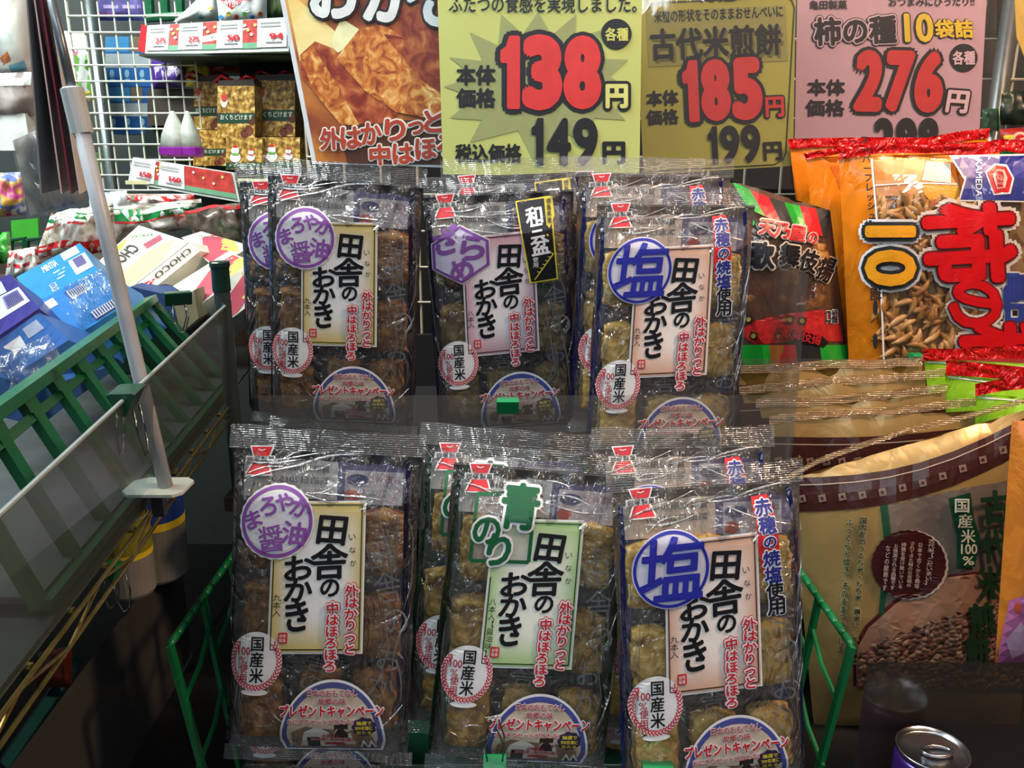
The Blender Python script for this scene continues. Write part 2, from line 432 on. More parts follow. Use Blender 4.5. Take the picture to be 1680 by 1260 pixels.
FROST = film('wrapper_film', haze=0.02, hazecol='#d8d8dc', refl=0.9, strength=0.8, base=0.0, rough=0.12, scale=30, cap=0.4)
# ================================================================== the rice cracker bags
BW, BH, BT = 0.146, 0.287, 0.017
_C = P(520, 945, 0.60); PCX, PCZ = -0.002, 0.170; A0 = R(3.2)
def fl(px, py):
    w_ = P(px, py, 0.60) - _C
    return PCX + w_.x * math.cos(A0) - w_.z * math.sin(A0), PCZ + w_.x * math.sin(A0) + w_.z * math.cos(A0)
def sst(a, b, x):
    t = min(1, max(0, (x - a) / (b - a))); return t * t * (3 - 2 * t)
def pfront(x, z):
    u = min(1, abs(2 * x / BW))
    return BT * math.sqrt(max(0, 1 - u ** 8)) * sst(0.004, 0.045, z) * (1 - sst(0.228, 0.272, z))
class PackS:
    down = True; maxlen = 26; eps = 0.00035
    def map(s, a, b, l):
        x, z = fl(a, b); return Vector((x, -pfront(min(max(x, -BW/2), BW/2), z) - 0.0006 - l * s.eps, z))
PS = PackS()
KINDS_ = {
 'soy':    dict(edge='#c9b25c', mid='#e9e9ea', band='#2a2542', brown=['#3c1e0e', '#74441a', '#a06c2e', '#c89a58'], n='九本入', c='#8a4fa6'),
 'zarame': dict(edge='#b98a9c', mid='#e8e4ea', band='#3d2560', brown=['#3a2812', '#6e5024', '#987a40', '#c4b080'], n='八本入', c='#7a4c9a'),
 'aonori': dict(edge='#9cc07a', mid='#e9ede4', band='#0c4426', brown=['#4c3814', '#94702a', '#c89c42', '#e2c47a'], n='八本入【醤油味】', c='#0f5a34'),
 'salt':   dict(edge='#cf9f86', mid='#efe6e2', band='#222a6e', brown=['#8a6226', '#d0a040', '#eec468', '#f6e2a8'], n='九本入', c='#23289a'),
}
def dome(cx, yb, rx, top, n=26, fx=0.93):
    pts = [(cx + rx * math.cos(R(180 + 180 * i / n)), yb - 20 + (yb - 20 - top) * math.sin(R(180 + 180 * i / n))) for i in range(n + 1)]
    return pts + [(cx + rx * fx, yb), (cx - rx * fx, yb)]
def make_bag(kind):
    k = KINDS_[kind]
    root = bpy.data.objects.new('rice_cracker_bag', None); COL.objects.link(root); root.empty_display_size = 0.02
    rr = random.Random(kind)
    def pt(u, v, sg):
        x = (u - 0.5) * BW; z = 0.010 + v * 0.260
        y = pfront(x, z); nz = noise.noise(Vector((x * 60, z * 30, 3 if sg > 0 else 8)))
        e = 1 - min(1, y / (BT * 0.93)) if y < BT * 0.93 else 0
        x += 0.002 * nz * (abs(2 * u - 1) ** 4)
        g = sst(0.20, 0.262, z) * (1 - sst(0.262, 0.271, z)) + 0.6 * (1 - sst(0.010, 0.05, z)); fold = 0.0035 * g * (math.sin(u * 34 + 2.5 * math.sin(z * 60 + sg)) + 0.8 * noise.noise(Vector((u * 9 + z * 40, z * 25, 5 * sg))))
        if sg > 0 and 0 < v < 1: y += fold * min(1, (1 - abs(2 * u - 1)) * 6)
        return Vector((x, -sg * (y + 0.0035 * nz * min(1, e * 2.5) * (1 if 0 < v < 1 else 0)), z))
    # back sheet with the inside of its print showing through
    mb = MB(); mb.grid(lambda u, v: pt(u, v, -1), 16, 30, ink({'salt': '#7a6c66', 'aonori': '#4c4b45'}.get(kind, '#3a3942'), 0.5, var=0.2), flip=True)
    S = Flat((0, 0.0105, 0), (1, 0, 0), (0, 0, 1), eps=0.0003)
    bx = lambda x0, z0, x1, z1, m, l=1: rect(mb, S, x0, z0, x1, z1, l, m)
    bx(-0.066, 0.020, -0.058, 0.255, ink(k['band'], 0.5)); bx(0.056, 0.020, 0.067, 0.255, ink(k['band'], 0.5))
    ob = mb.build('back_sheet', root, smooth=True)
    mb = MB(); S = Flat((0, 0.0030, 0), (1, 0, 0), (0, 0, 1), eps=0.0004)
    bm = ink('#d0d2d2' if kind != 'salt' else '#e0d0c4', 0.45)
    rect(mb, S, -0.066, 0.228, 0.008, 0.266, 0, bm); rect(mb, S, 0.008, 0.228, 0.067, 0.266, 0, ink('#5a5684' if kind != 'salt' else '#6a5a86', 0.45))
    rect(mb, S, 0.014, 0.226, 0.060, 0.254, 1, ink('#b9b4c0', 0.45)); disc(mb, S, 0.024, 0.246, 0.009, 0.005, 2, ink('#3e4870', 0.5))
    text(mb, S, '賞味期限2016.01', (-0.050, 0.257, 0.002, 0.251), ink('#6b6f78'), 2, 0.01, flip=True)
    text(mb, S, '製造日2015.07', (-0.048, 0.247, 0.002, 0.241), ink('#6b6f78'), 2, 0.01, flip=True)
    text(mb, S, 'おにぎりレシピ', (0.034, 0.251, 0.058, 0.245), ink('#b06a6a'), 2, 0.01, flip=True)
    disc(mb, S, 0.020, 0.233, 0.006, 0.005, 2, ink('#b8584a'))
    mb.build('inner_print', root)
    # the crackers in their own wrappers
    cm = speckle('cracker_' + kind, k['brown'], scale=90, rough=0.6, bump=1.0, detail=9)
    for r_ in range(3):
        for c_ in range(3):
            mb = MB(); cx = -0.0455 + 0.0455 * c_ + rr.uniform(-0.002, 0.002); z0 = 0.026 + r_ * 0.071 + rr.uniform(-0.004, 0.006); L = 0.058; sd = rr.random() * 40
            def stick(u, v, cx=cx, z0=z0, L=L, sd=sd):
                a = 2 * math.pi * u; e = min(1, 9 * v + 0.35, 9 * (1 - v) + 0.35) if 0 < v < 1 else 0.0
                n_ = 1 + 0.22 * noise.noise(Vector((math.cos(a) * 1.6, math.sin(a) * 1.6 + sd, v * 6)))
                ca, sa = math.cos(a), math.sin(a); q = (abs(ca) ** 4 + abs(sa) ** 4) ** -0.25
                return Vector((cx + 0.0178 * q * ca * e * n_, 0.0115 * q * sa * e * n_ + 0.0005, z0 + L * v + 0.002 * noise.noise(Vector((a, sd, 1)))))
            mb.grid(stick, 18, 12, cm); mb.build('cracker', root, smooth=True)
    S = Flat((0, -BT + 0.0022, 0), (1, 0, 0), (0, 0, 1))
    for (s, b) in (('田舎の', (0.042, 0.205, 0.064, 0.120)), ('おかき', (0.040, 0.115, 0.062, 0.040)), ('田舎', (-0.064, 0.110, -0.046, 0.062)), ('の', (-0.03, 0.05, -0.01, 0.03)), ('舎の', (-0.012, 0.105, 0.008, 0.068)), ('田', (-0.01, 0.252, 0.012, 0.232)), ('舎', (0.034, 0.25, 0.056, 0.222))):
        mb = MB(); text(mb, S, s, b, GHOST, 0, 0.0, rot=rr.uniform(-15, 15), vert=True); mb.build('wrapper_lettering', root)
    # frosted wrappers round each column of crackers
    for c_ in range(3):
        mb = MB(); cx = -0.0455 + 0.0455 * c_; sd = rr.random() * 30
        mb.grid(lambda u, v: Vector((cx + (u - .5) * .043, -0.0128 - 0.0012 * math.sin(math.pi * u) + 0.0007 * noise.noise(Vector((u * 5, v * 16, sd))), 0.020 + 0.222 * v)), 8, 28, FROST); mb.build('wrapper', root, smooth=True)
    # clear front sheet and crimped seals
    mb = MB(); mb.grid(lambda u, v: pt(u, v, 1), 56, 70, CLEAR)
    def ridge(x0, z0, ang, L, w_, h_, bend):            # a sharp fold standing off the sheet
        n = 10; vs = []
        for i in range(n + 1):
            t = i / n; a = ang + bend * (t - .5); x = x0 + math.cos(ang) * L * t - math.sin(ang) * bend * L * .25 * math.sin(math.pi * t); z = z0 + math.sin(ang) * L * t + math.cos(ang) * bend * L * .25 * math.sin(math.pi * t)
            x = max(-BW / 2 + .002, min(BW / 2 - .002, x)); z = max(.012, min(.268, z)); k_ = math.sin(math.pi * min(1, max(0, t))) ** .6; y = -pfront(x, z) - .0012
            px_, pz_ = -math.sin(a) * w_ * k_, math.cos(a) * w_ * k_
            vs += [Vector((x - px_, y, z - pz_)), Vector((x, y - h_ * k_, z)), Vector((x + px_, y, z + pz_))]
        mb.add(vs, [q for i in range(n) for q in ((3 * i, 3 * i + 1, 3 * i + 4, 3 * i + 3), (3 * i + 1, 3 * i + 2, 3 * i + 5, 3 * i + 4))], FOLD)
    for _ in range(12): ridge(rr.uniform(-.068, .02), rr.uniform(.236, .262), rr.uniform(-.35, .35), rr.uniform(.02, .06), rr.uniform(.0006, .0014), rr.uniform(.0006, .0015), rr.uniform(-.6, .6))
    for _ in range(10): ridge(rr.uniform(.050, .068), rr.uniform(.04, .18), 1.57 + rr.uniform(-.25, .25), rr.uniform(.03, .09), rr.uniform(.0005, .0011), rr.uniform(.0006, .0013), rr.uniform(-.4, .4))
    for _ in range(5): ridge(rr.uniform(-.069, -.060), rr.uniform(.04, .17), 1.57 + rr.uniform(-.1, .1), rr.uniform(.03, .10), rr.uniform(.0003, .0006), rr.uniform(.0004, .0009), rr.uniform(-.2, .2))
    for _ in range(8): ridge(rr.uniform(-.06, .05), rr.uniform(.015, .06), rr.uniform(-.9, .9), rr.uniform(.012, .04), rr.uniform(.0005, .0010), rr.uniform(.0006, .0012), rr.uniform(-.6, .6))
    mb.build('front_sheet', root, smooth=True)
    for (za, zb, ph) in ((0.268, 0.287, 1.0), (0.0, 0.012, 4.0)):
        mb = MB()
        mb.grid(lambda u, v: Vector(((u - 0.5) * (BW + 0.008), 0.0035 * math.sin(u * 6 + ph) * (v if za > 0.1 else 1 - v) + 0.0008 * noise.noise(Vector((u * 14, v * 3, ph))) - 0.0004, za + (zb - za) * v + 0.0012 * noise.noise(Vector((u * 5, ph, 0))))), 40, 5, SEAL)
        mb.build('seal', root, smooth=True)
    for x0, x1 in ((374, 381), (660, 668)):
        mb = MB(); rect(mb, PS, x0, 765, x1, 1215, 0, film('edge_tint_' + kind, tint=k['band'], haze=0.35, hazecol=k['band'], refl=0.8, strength=0.5)); mb.build('edge_print', root)
    # maker's mark
    mb = MB()
    poly(mb, PS, [(391, 738), (433, 738), (428, 755), (436, 755), (436, 765), (428, 765), (436, 785), (388, 785), (397, 765), (386, 765), (386, 755), (397, 755)], 1, WHT)
    poly(mb, PS, [(394, 740), (430, 740), (425, 755), (400, 755)], 2, RED); poly(mb, PS, [(400, 765), (425, 765), (433, 783), (391, 783)], 2, RED)
    line(mb, PS, [(406, 744), (412, 746), (418, 744)], 1.6, 3, WHT); text(mb, PS, '岩塚製菓', (388, 755.5, 435, 764.5), K, 3, 0.02)
    mb.build('maker_mark', root)
    # name panel
    mb = MB(); pm = panel_mat('panel_' + kind, k['edge'], k['mid'])
    rect(mb, PS, 444, 823, 598, 1067, 1, WHT); rect(mb, PS, 447, 826, 595, 1064, 2, pm)
    line(mb, PS, [(455, 829), (592, 829), (592, 1060), (449, 1060), (449, 920)], 1.7, 3, K)
    for s, b, ro in (('田', (521, 848, 566, 892), 4), ('舎', (511, 893, 570, 948), -3), ('の', (528, 949, 557, 976), 6), ('お', (468, 912, 515, 949), -5), ('か', (470, 948, 513, 984), 3), ('き', (473, 982, 508, 1030), -8)):
        text(mb, PS, s, b, K, 4, 0.024 if s == '舎' else 0.032, rot=ro, shear=0.05)
    for i, s in enumerate('いなか'): text(mb, PS, s, (571 + i * 1.5, 876 + i * 21, 582 + i * 1.5, 886 + i * 21), K, 4, 0.0, rot=-6)
    if kind == 'aonori': text(mb, PS, k['n'], (451, 955, 463, 1050), K, 4, 0.0, vert=True, rot=0)
    else: text(mb, PS, k['n'], (450, 972, 464, 1008), K, 4, 0.0, vert=True)
    np_ = mb.build('name_panel', root); mb = MB()
    rect(mb, PS, 461, 1033, 476, 1050, 4, RED, r=2); text(mb, PS, '岩塚', (463, 1035, 474, 1041), WHT, 5); text(mb, PS, '製菓', (463, 1042, 474, 1048), WHT, 5)
    mb.build('red_stamp', np_)
    # flavour mark
    mb = MB(); fc = ink(k['c'], 0.4)
    if kind == 'soy':
        disc(mb, PS, 452, 856, 62, 61, 5, WHT, 48, 0.012); ring(mb, PS, 452, 856, 59, 58, 6, 6, fc); disc(mb, PS, 452, 856, 50, 49, 6, ink('#dcdce6', 0.35))
        for s, b, ro in (('ま', (400, 838, 426, 866), -22), ('ろ', (424, 816, 450, 845), -8), ('や', (449, 810, 478, 838), 6), ('か', (476, 818, 507, 848), 20), ('醤', (424, 862, 463, 904), -8), ('油', (462, 856, 500, 892), 8)):
            text(mb, PS, s, b, fc, 8, 0.012 if s == '醤' else 0.03, rot=ro)
    elif kind == 'salt':
        disc(mb, PS, 454, 866, 64, 63, 5, ink('#c9c6da', 0.35), 48); ring(mb, PS, 454, 866, 62, 61, 5, 6, fc)
        text(mb, PS, '塩', (404, 815, 506, 914), fc, 8, 0.018, shear=0.08)
    elif kind == 'zarame':
        hx = [(442, 798), (504, 832), (504, 884), (442, 918), (380, 884), (380, 832)]; h2 = [((x - 442) * 0.97 + 442, (y - 858) * 0.97 + 858) for x, y in hx]; h3 = [((x - 442) * 0.86 + 442, (y - 858) * 0.86 + 858) for x, y in hx]
        poly(mb, PS, hx, 5, WHT); poly(mb, PS, h2, 6, fc); poly(mb, PS, h3, 7, ink('#b9b8d2', 0.35))
        for s, b, ro in (('ざ', (388, 800, 440, 852), -10), ('ら', (444, 822, 492, 868), 4), ('め', (420, 866, 466, 908), -4)): text(mb, PS, s, b, fc, 8, 0.04, rot=ro)
        poly(mb, PS, [(561, 766), (636, 762), (643, 926), (584, 929)], 5, YEL); poly(mb, PS, [(564, 768), (633, 765), (640, 923), (587, 926)], 6, K)
        for s, b in (('和', (582, 780, 616, 812)), ('三', (590, 812, 618, 838)), ('盆', (590, 838, 628, 872))): text(mb, PS, s, b, WHT, 7, 0.03, rot=-5)
        text(mb, PS, '使用', (592, 876, 604, 898), WHT, 7, 0.0, vert=True); poly(mb, PS, [(622, 764), (640, 763), (642, 800), (630, 822), (624, 815)], 7, ink('#c9b83a')); text(mb, PS, '徳島県産', (626, 766, 636, 812), K, 8, 0.01, vert=True)
        for i in range(6): line(mb, PS, [(598 + i * 6, 918 - i * 7), (606 + i * 6, 908 - i * 7), (600 + i * 6, 906 - i * 7)], 1.6, 7, YEL)
        line(mb, PS, [(594, 922), (636, 872)], 1.4, 7, YEL)
    else:
        line(mb, PS, [(412, 786), (510, 786), (510, 894), (412, 894), (412, 784)], 6, 5, fc); rect(mb, PS, 415, 789, 507, 891, 4, film('pale_print', haze=0.35, hazecol='#b9b4b0', refl=0.6, strength=0.3))
        for o_, m_, l_ in ((0.10, WHT, 6), (0.035, fc, 8)):
            for s, b, ro in (('青', (456, 770, 518, 838), 4), ('の', (412, 822, 456, 864), -4), ('り', (440, 850, 476, 900), 8)): text(mb, PS, s, b, m_, l_, o_, rot=ro)
    mb.build('flavour_mark', root)
    if kind == 'salt':
        mb = MB(); poly(mb, PS, [(597, 772), (624, 770), (630, 786), (634, 890), (604, 892), (598, 850)], 4, RED)
        for i, s in enumerate('赤穂の焼塩使用'):
            y = 776 + i * 26; x = 600 + i * 1.6; sm = 4 if s == 'の' else 0
            for o_, m_, l_ in ((0.09, WHT, 5), (0.03, NAVY if i < 5 else K, 7)): text(mb, PS, s, (x + sm, y + sm, x + 28 - sm, y + 25 - sm), m_, l_, o_)
        mb.build('salt_banner', root)
    # slogan in red with a white halo
    mb = MB(); GLOW = ink('#b8525e', 0.4)
    for s, x, y, st, w_ in (('外はかりっと', 568, 956, 18.3, 22), ('中はほろほろ', 538, 984, 18.0, 21)):
        for i, ch in enumerate(s):
            dx = -i * 0.4; b = (x + dx, y + i * st, x + dx + w_, y + i * st + st + 1)
            for o_, m_, l_ in ((0.19, GLOW, 5), (0.13, WHT, 7), (0.03, RED, 9)): text(mb, PS, ch, b, m_, l_, o_, vert=True, rot=3 if i % 2 else -4)
    mb.build('slogan', root)
    # domestic rice seal
    mb = MB(); disc(mb, PS, 426, 1078, 43, 46, 3, WHT, 40); disc(mb, PS, 426, 1126, 22, 5, 3, WHT, 16)
    for i in range(44):
        a = 360 * i / 44
        if 225 < a < 318: continue
        for rr_, tw in ((40.5, 35), (36, -35)):
            x, y = 426 + rr_ * math.cos(R(a)), 1078 + (rr_ + 2.5) * math.sin(R(a)); d = R(a + 90 + tw)
            line(mb, PS, [(x - 3.6 * math.cos(d), y - 3.6 * math.sin(d)), (x + 3.6 * math.cos(d), y + 3.6 * math.sin(d))], 2.0, 4, RED)
    text(mb, PS, '国産米', (417, 1038, 440, 1112), K, 5, 0.02, vert=True); text(mb, PS, '100', (397, 1056, 417, 1068), DRED, 5, 0.012)
    text(mb, PS, '%', (399, 1071, 412, 1083), DRED, 5, 0.0); text(mb, PS, '使用', (400, 1082, 414, 1111), DRED, 5, 0.01, vert=True)
    mb.build('rice_seal', root)
    # campaign sticker
    mb = MB(); bl = ink('#4a4f96' if kind != 'soy' else '#4c5288', 0.35)
    poly(mb, PS, dome(552, 1226, 85, 1105), 5, WHT); poly(mb, PS, dome(552, 1223, 81, 1109), 6, bl); poly(mb, PS, dome(552, 1219, 73, 1118), 7, ink('#c9b9a6', 0.35))
    poly(mb, PS, [(487, 1188), (510, 1176), (530, 1180), (600, 1184), (618, 1196), (620, 1219), (486, 1219)], 8, ink('#8a6d58', 0.4, var=0.2, scale=120))
    poly(mb, PS, [(500, 1216), (508, 1186), (528, 1176), (548, 1186), (556, 1216)], 9, ink('#d9d2c8')); rect(mb, PS, 512, 1196, 532, 1217, 10, K)
    poly(mb, PS, [(546, 1210), (560, 1180), (580, 1180), (590, 1212)], 9, ink('#cfc6ba')); rect(mb, PS, 556, 1172, 578, 1196, 10, ink('#2c2622'))
    ink2 = ink('#b3414a')
    for s, b, o_ in (('日本のおもてなし', (512, 1119, 592, 1130), 0.02), ('故郷の味', (530, 1132, 574, 1142), 0.02), ('おにぎりセットが当たる!!', (482, 1164, 588, 1173), 0.02)):
        text(mb, PS, s, b, WHT, 9, 0.07); text(mb, PS, s, b, ink2, 11, o_)
    text(mb, PS, 'プレゼントキャンペーン', (470, 1143, 634, 1161), WHT, 9, 0.13); text(mb, PS, 'プレゼントキャンペーン', (470, 1143, 634, 1161), RED, 11, 0.045)
    disc(mb, PS, 604, 1177, 19, 15, 10, ink('#2c2344'), 18, 0.06)
    for i, s in enumerate(('抽選で', '300名様に', '当たる')): text(mb, PS, s, (592 - 2 * (i == 1), 1167 + 7.5 * i, 616 + 2 * (i == 1), 1173 + 7.5 * i), YEL, 12, 0.02)
    text(mb, PS, '応募締切', (537, 1189, 565, 1195), ink2, 12, 0.02); text(mb, PS, '2016年1月29日(金)', (518, 1196, 586, 1204), ink('#d8d0c8'), 11, 0.09); text(mb, PS, '2016年1月29日(金)', (518, 1196, 586, 1204), RED, 12, 0.03)
    rect(mb, PS, 540, 1207, 572, 1211, 12, RED)
    for x in (596, 608): poly(mb, PS, [(x, 1217), (x + 6, 1200), (x + 15, 1217)], 10, WHT); poly(mb, PS, [(x + 4, 1217), (x + 6, 1208), (x + 12, 1217)], 11, K)
    mb.build('campaign_sticker', root)
    for ch in list(root.children) + [g for c in root.children for g in c.children]: ch.data.transform(Matrix.Diagonal((1, 1, ZS, 1)))
    return root
ZS = 0.965
PROTO = {}
def place_bag(kind, ax, ay, Yf, rot, label, group, yaw=0.0, lean=0.0):
    if kind not in PROTO: o = PROTO[kind] = make_bag(kind)
    else: o = copy_tree(PROTO[kind])
    tag(o, label, 'snack bag', group)
    o.rotation_euler = (R(lean), R(rot), R(yaw))
    m = o.rotation_euler.to_matrix()
    o.location = P(ax, ay, Yf) - m @ Vector((PCX, -BT, PCZ * ZS))
    return o
LOW, UP = 'rice cracker bags on the lower shelf', 'rice cracker bags on the upper shelf'
place_bag('soy', 520, 945, 0.600, 3.2, 'clear bag with cream panel and purple round mark, leftmost on the lower shelf', LOW, lean=-8)
place_bag('aonori', 872, 972, 0.609, 5.0, 'clear bag with pale green panel and green square mark, front of the lower shelf', LOW, lean=-8)
place_bag('salt', 1168, 1006, 0.584, -3.0, 'clear bag with pink panel and big blue round mark, front of the lower shelf', LOW, yaw=2, lean=-8)
place_bag('aonori', 820, 925, 0.652, 4.0, 'clear bag with dark green edges mostly hidden behind the green square mark bag', LOW, lean=-8)
place_bag('salt', 1122, 925, 0.645, -1.0, 'clear bag tucked behind the front blue mark bag of the lower shelf', LOW, lean=-8)
place_bag('soy', 518, 1076, 0.655, 2.0, 'clear bag standing lower, hidden behind the leftmost purple mark bag', LOW, lean=-4)
place_bag('aonori', 843, 1076, 0.690, 4.0, 'clear bag standing lower behind the two green mark bags', LOW, lean=-4)
place_bag('salt', 1100, 1056, 0.694, -2.0, 'clear bag standing lower, its rice seal peeking out left of the front blue mark bag', LOW, lean=-4)
place_bag('soy', 556, 466, 0.815, 4.5, 'clear bag with cream panel and whole purple round mark, front of the upper shelf', UP, lean=7)
place_bag('zarame', 820, 482, 0.838, -2.5, 'clear bag with purple hexagon mark and black slanted label, in front on the upper shelf', UP, lean=7)
place_bag('salt', 1100, 510, 0.785, 0.5, 'clear bag with pink panel and whole blue round mark, front of the upper shelf', UP)
place_bag('soy', 508, 466, 0.858, 3.5, 'clear bag peeking out left behind the upper purple round mark bag', UP, lean=7)
place_bag('zarame', 850, 446, 0.878, -2.0, 'clear bag peeking out above the purple hexagon mark bag, only its top showing', UP, lean=7)
place_bag('salt', 1066, 455, 0.826, 0.5, 'clear bag directly behind the upper blue round mark bag, its red logo showing', UP)
place_bag('salt', 1030, 436, 0.915, 1.0, 'rearmost and highest of the clear bags behind the upper blue mark bag', UP)
# ================================================================== hanging price signs (paper in clear sleeves)
def pxpts(S, pts, l=0): return [S.map(a, b, l) for a, b in pts]
def card(root, S, pts, m, name='card', th=0.0012):
    """a sheet of card with real thickness, its front at layer 0"""
    mb = MB(); f = pxpts(S, pts, 0); n = (S.map(pts[0][0], pts[0][1], 1) - f[0]).normalized(); b = [p - n * th for p in f]; k = len(pts)
    mb.add(f + b, [tuple(range(k))[::-1], tuple(range(k, 2 * k))] + [(i, (i + 1) % k, k + (i + 1) % k, k + i) for i in range(k)], m)
    return mb.build(name, root)
def sleeve(root, S, pts, l=22, name='clear_sleeve', mat=None):
    mb = MB(); x0 = min(p[0] for p in pts); x1 = max(p[0] for p in pts); y0 = min(p[1] for p in pts); y1 = max(p[1] for p in pts)
    mb.grid(lambda u, v: S.map(x0 + (x1 - x0) * u, y1 + (y0 - y1) * v, l + 3 * noise.noise(Vector((u * 3, v * 3, x0)))), 10, 10, mat or SLEEVE)
    return mb.build(name, root, smooth=True)
SLEEVE = film('sleeve_film', haze=0.02, refl=1.0, scale=7, strength=0.35, rough=0.05, base=0.0)
def price(mb, S, s, box, fill, off_o, l=3, rot=0, shear=0.0, pivot=None, out=None, off_i=0.03):
    """big digits set one by one so that each fills its slot"""
    x0, y0, x1, y1 = box; n = len(s); wd = (x1 - x0) / sum(0.62 if c == '1' else 1 for c in s); x = x0; pv = pivot or ((x0 + x1) / 2, (y0 + y1) / 2); H = y1 - y0
    for c in s:
        w_ = wd * (0.62 if c == '1' else 1); d = off_i * H; g = wd * 0.05 + d; b = (x + g, y0 + d, x + w_ - g, y1 - d); x += w_
        k = (H / 1.0) if c == '1' else None; ch = '\x01' if c == '1' else c; em = min((b[2] - b[0]) / 0.55, (b[3] - b[1]) / 0.73) if c != '1' else min((b[2] - b[0]) / 1.3, b[3] - b[1])
        if c == '1': d = off_i * H * 0.3; b = (x - w_ + wd * 0.06, y0 + d, x - wd * 0.04, y1 - d)
        if out: text(mb, S, ch, b, out, l, (d + off_o * H) / em, rot, shear=shear, pivot=pv, res=3 if c == '1' else 5)
        text(mb, S, ch, b, fill, l + 3, d / em, rot, shear=shear, pivot=pv, res=3 if c == '1' else 5)
SIGNR = ink('#c9302f', 0.4)
# ---- yellow green 138 sign
S = PxPlane(0.955, 0.0); g = 'price signs hanging behind the upper shelf'
r138 = empty('price_sign', S.map(888, 286, 0), 'yellow green price sign with large red 138 on a grey starburst', 'sign', g)
card(r138, S, [(716, -60), (1054, -60), (1049, 290), (727, 286)], ink('#b3bf70', 0.5, var=0.03, scale=8))
mb = MB(); sp = [(737, 94), (792, 100), (771, 53), (818, 75), (823, 24), (858, 56), (883, 20), (905, 58), (945, 24), (943, 62), (985, 50), (972, 96), (1031, 98), (1000, 125), (1036, 148), (1000, 168), (1026, 197), (975, 194), (960, 236), (915, 210), (876, 264), (850, 214), (771, 234), (790, 197), (738, 194), (778, 160), (728, 142), (778, 126)]
poly(mb, S, sp, 2, ink('#8c9664', 0.5, var=0.03)); mb.build('starburst', r138)
mb = MB(); text(mb, S, 'ふたつの食感を実現しました。', (737, -7, 1044, 21), K, 4, 0.02)
price(mb, S, '138', (816, 60, 988, 178), SIGNR, 0.045, 4, out=K, off_i=0.055)
text(mb, S, '円', (995, 139, 1029, 177), K, 4, 0.15); text(mb, S, '円', (995, 140, 1028, 176), ink('#c6cc78'), 8, 0.05)
for s, b in (('本体', (750, 108, 812, 139)), ('価格', (750, 146, 812, 176)), ('税込価格', (748, 237, 855, 266))): text(mb, S, s, b, K, 4, 0.045)
price(mb, S, '149', (868, 194, 982, 272), K, 0, 4, off_i=0.035); text(mb, S, '円', (990, 234, 1024, 268), K, 4, 0.05)
disc(mb, S, 1011, 56, 25, 25, 4, K); text(mb, S, '各種', (993, 46, 1030, 67), ink('#bfc66a'), 6, 0.035); mb.build('lettering', r138)
# ---- darker yellow 185 sign in a sleeve
S = PxPlane(0.985, 0.03); tl = -2.6
r185 = empty('price_sign', S.map(1175, 284, 0), 'mustard yellow price sign with red 185 inside a rounded black outline', 'sign', g)
card(r185, S, [(1040, -60), (1306, -60), (1301, 272), (1056, 287)], ink('#a59c42', 0.5, var=0.04, scale=8))
mb = MB(); rect(mb, S, 1062, 14, 1290, 105, 2, ink('#8f8848', 0.5, var=0.03), rot=tl); ln = [(1064, 16), (1066, 8), (1074, 5), (1288, -5), (1298, 0), (1303, 12), (1289, 250), (1284, 262), (1270, 270), (1066, 281)]
line(mb, S, ln, 1.8, 3, K); mb.build('outline', r185)
mb = MB(); text(mb, S, '天乃屋', (1150, -14, 1206, 3), K, 4, 0.02, tl)
text(mb, S, '米粒の形状をそのままおせんべいに', (1073, 13, 1284, 33), K, 4, 0.015, tl)
text(mb, S, '古代米煎餅', (1072, 48, 1284, 98), ink('#6b6636'), 4, 0.03, tl); text(mb, S, '古代米煎餅', (1068, 44, 1280, 94), K, 6, 0.03, tl)
price(mb, S, '185', (1116, 98, 1250, 197), SIGNR, 0.045, 4, tl, out=K, off_i=0.055)
text(mb, S, '円', (1256, 160, 1284, 191), K, 4, 0.12, tl); text(mb, S, '円', (1256, 160, 1284, 191), SIGNR, 8, 0.04, tl)
for s, b in (('本体', (1061, 149, 1112, 173)), ('価格', (1061, 180, 1112, 204))): text(mb, S, s, b, K, 4, 0.04, tl)
price(mb, S, '199', (1158, 206, 1248, 268), K, 0, 4, tl, off_i=0.035); text(mb, S, '円', (1253, 234, 1281, 262), K, 4, 0.045, tl); mb.build('lettering', r185)
sleeve(r185, S, [(1048, -60), (1312, 310)])
# ---- pink 276 sign in a sleeve
S = PxPlane(1.00, 0.05); g276 = S
r276 = empty('price_sign', S.map(1462, 228, 0), 'pink price sign with large red slanted 276 under yellow number 10', 'sign', g)
card(r276, S, [(1310, -60), (1622, -60), (1606, 232), (1304, 236)], ink('#c39aa6', 0.5, var=0.03, scale=8))
mb = MB(); text(mb, S, '亀田製菓', (1328, 1, 1389, 15), K, 4, 0.025, -0.5); text(mb, S, 'おつまみにぴったり!!', (1458, -5, 1598, 10), K, 4, 0.02, -0.5)
for o_, m_, l_ in ((0.125, K, 4), (0.09, ink('#d8b4c0'), 6), (0.035, K, 9)): text(mb, S, '柿の種', (1336, 28, 1468, 72), m_, l_, o_, -2)
for s, b in (('10', (1484, 24, 1528, 68)), ('袋詰', (1533, 33, 1594, 62))):
    text(mb, S, s, b, K, 4, 0.075, shear=-0.05); text(mb, S, s, b, ink('#e3bf2e', 0.4), 7, 0.035, shear=-0.05)
price(mb, S, '276', (1400, 84, 1548, 183), SIGNR, 0.045, 4, 1, 0.16, out=K, off_i=0.05)
text(mb, S, '円', (1553, 150, 1586, 184), K, 4, 0.13, 4, shear=0.1); text(mb, S, '円', (1553, 150, 1586, 184), ink('#dcb4be'), 8, 0.04, 4, shear=0.1)
for s, b in (('本体', (1325, 131, 1385, 156)), ('価格', (1322, 164, 1384, 190))): text(mb, S, s, b, K, 4, 0.04)
price(mb, S, '298', (1432, 194, 1540, 262), K, 0, 4, off_i=0.05)
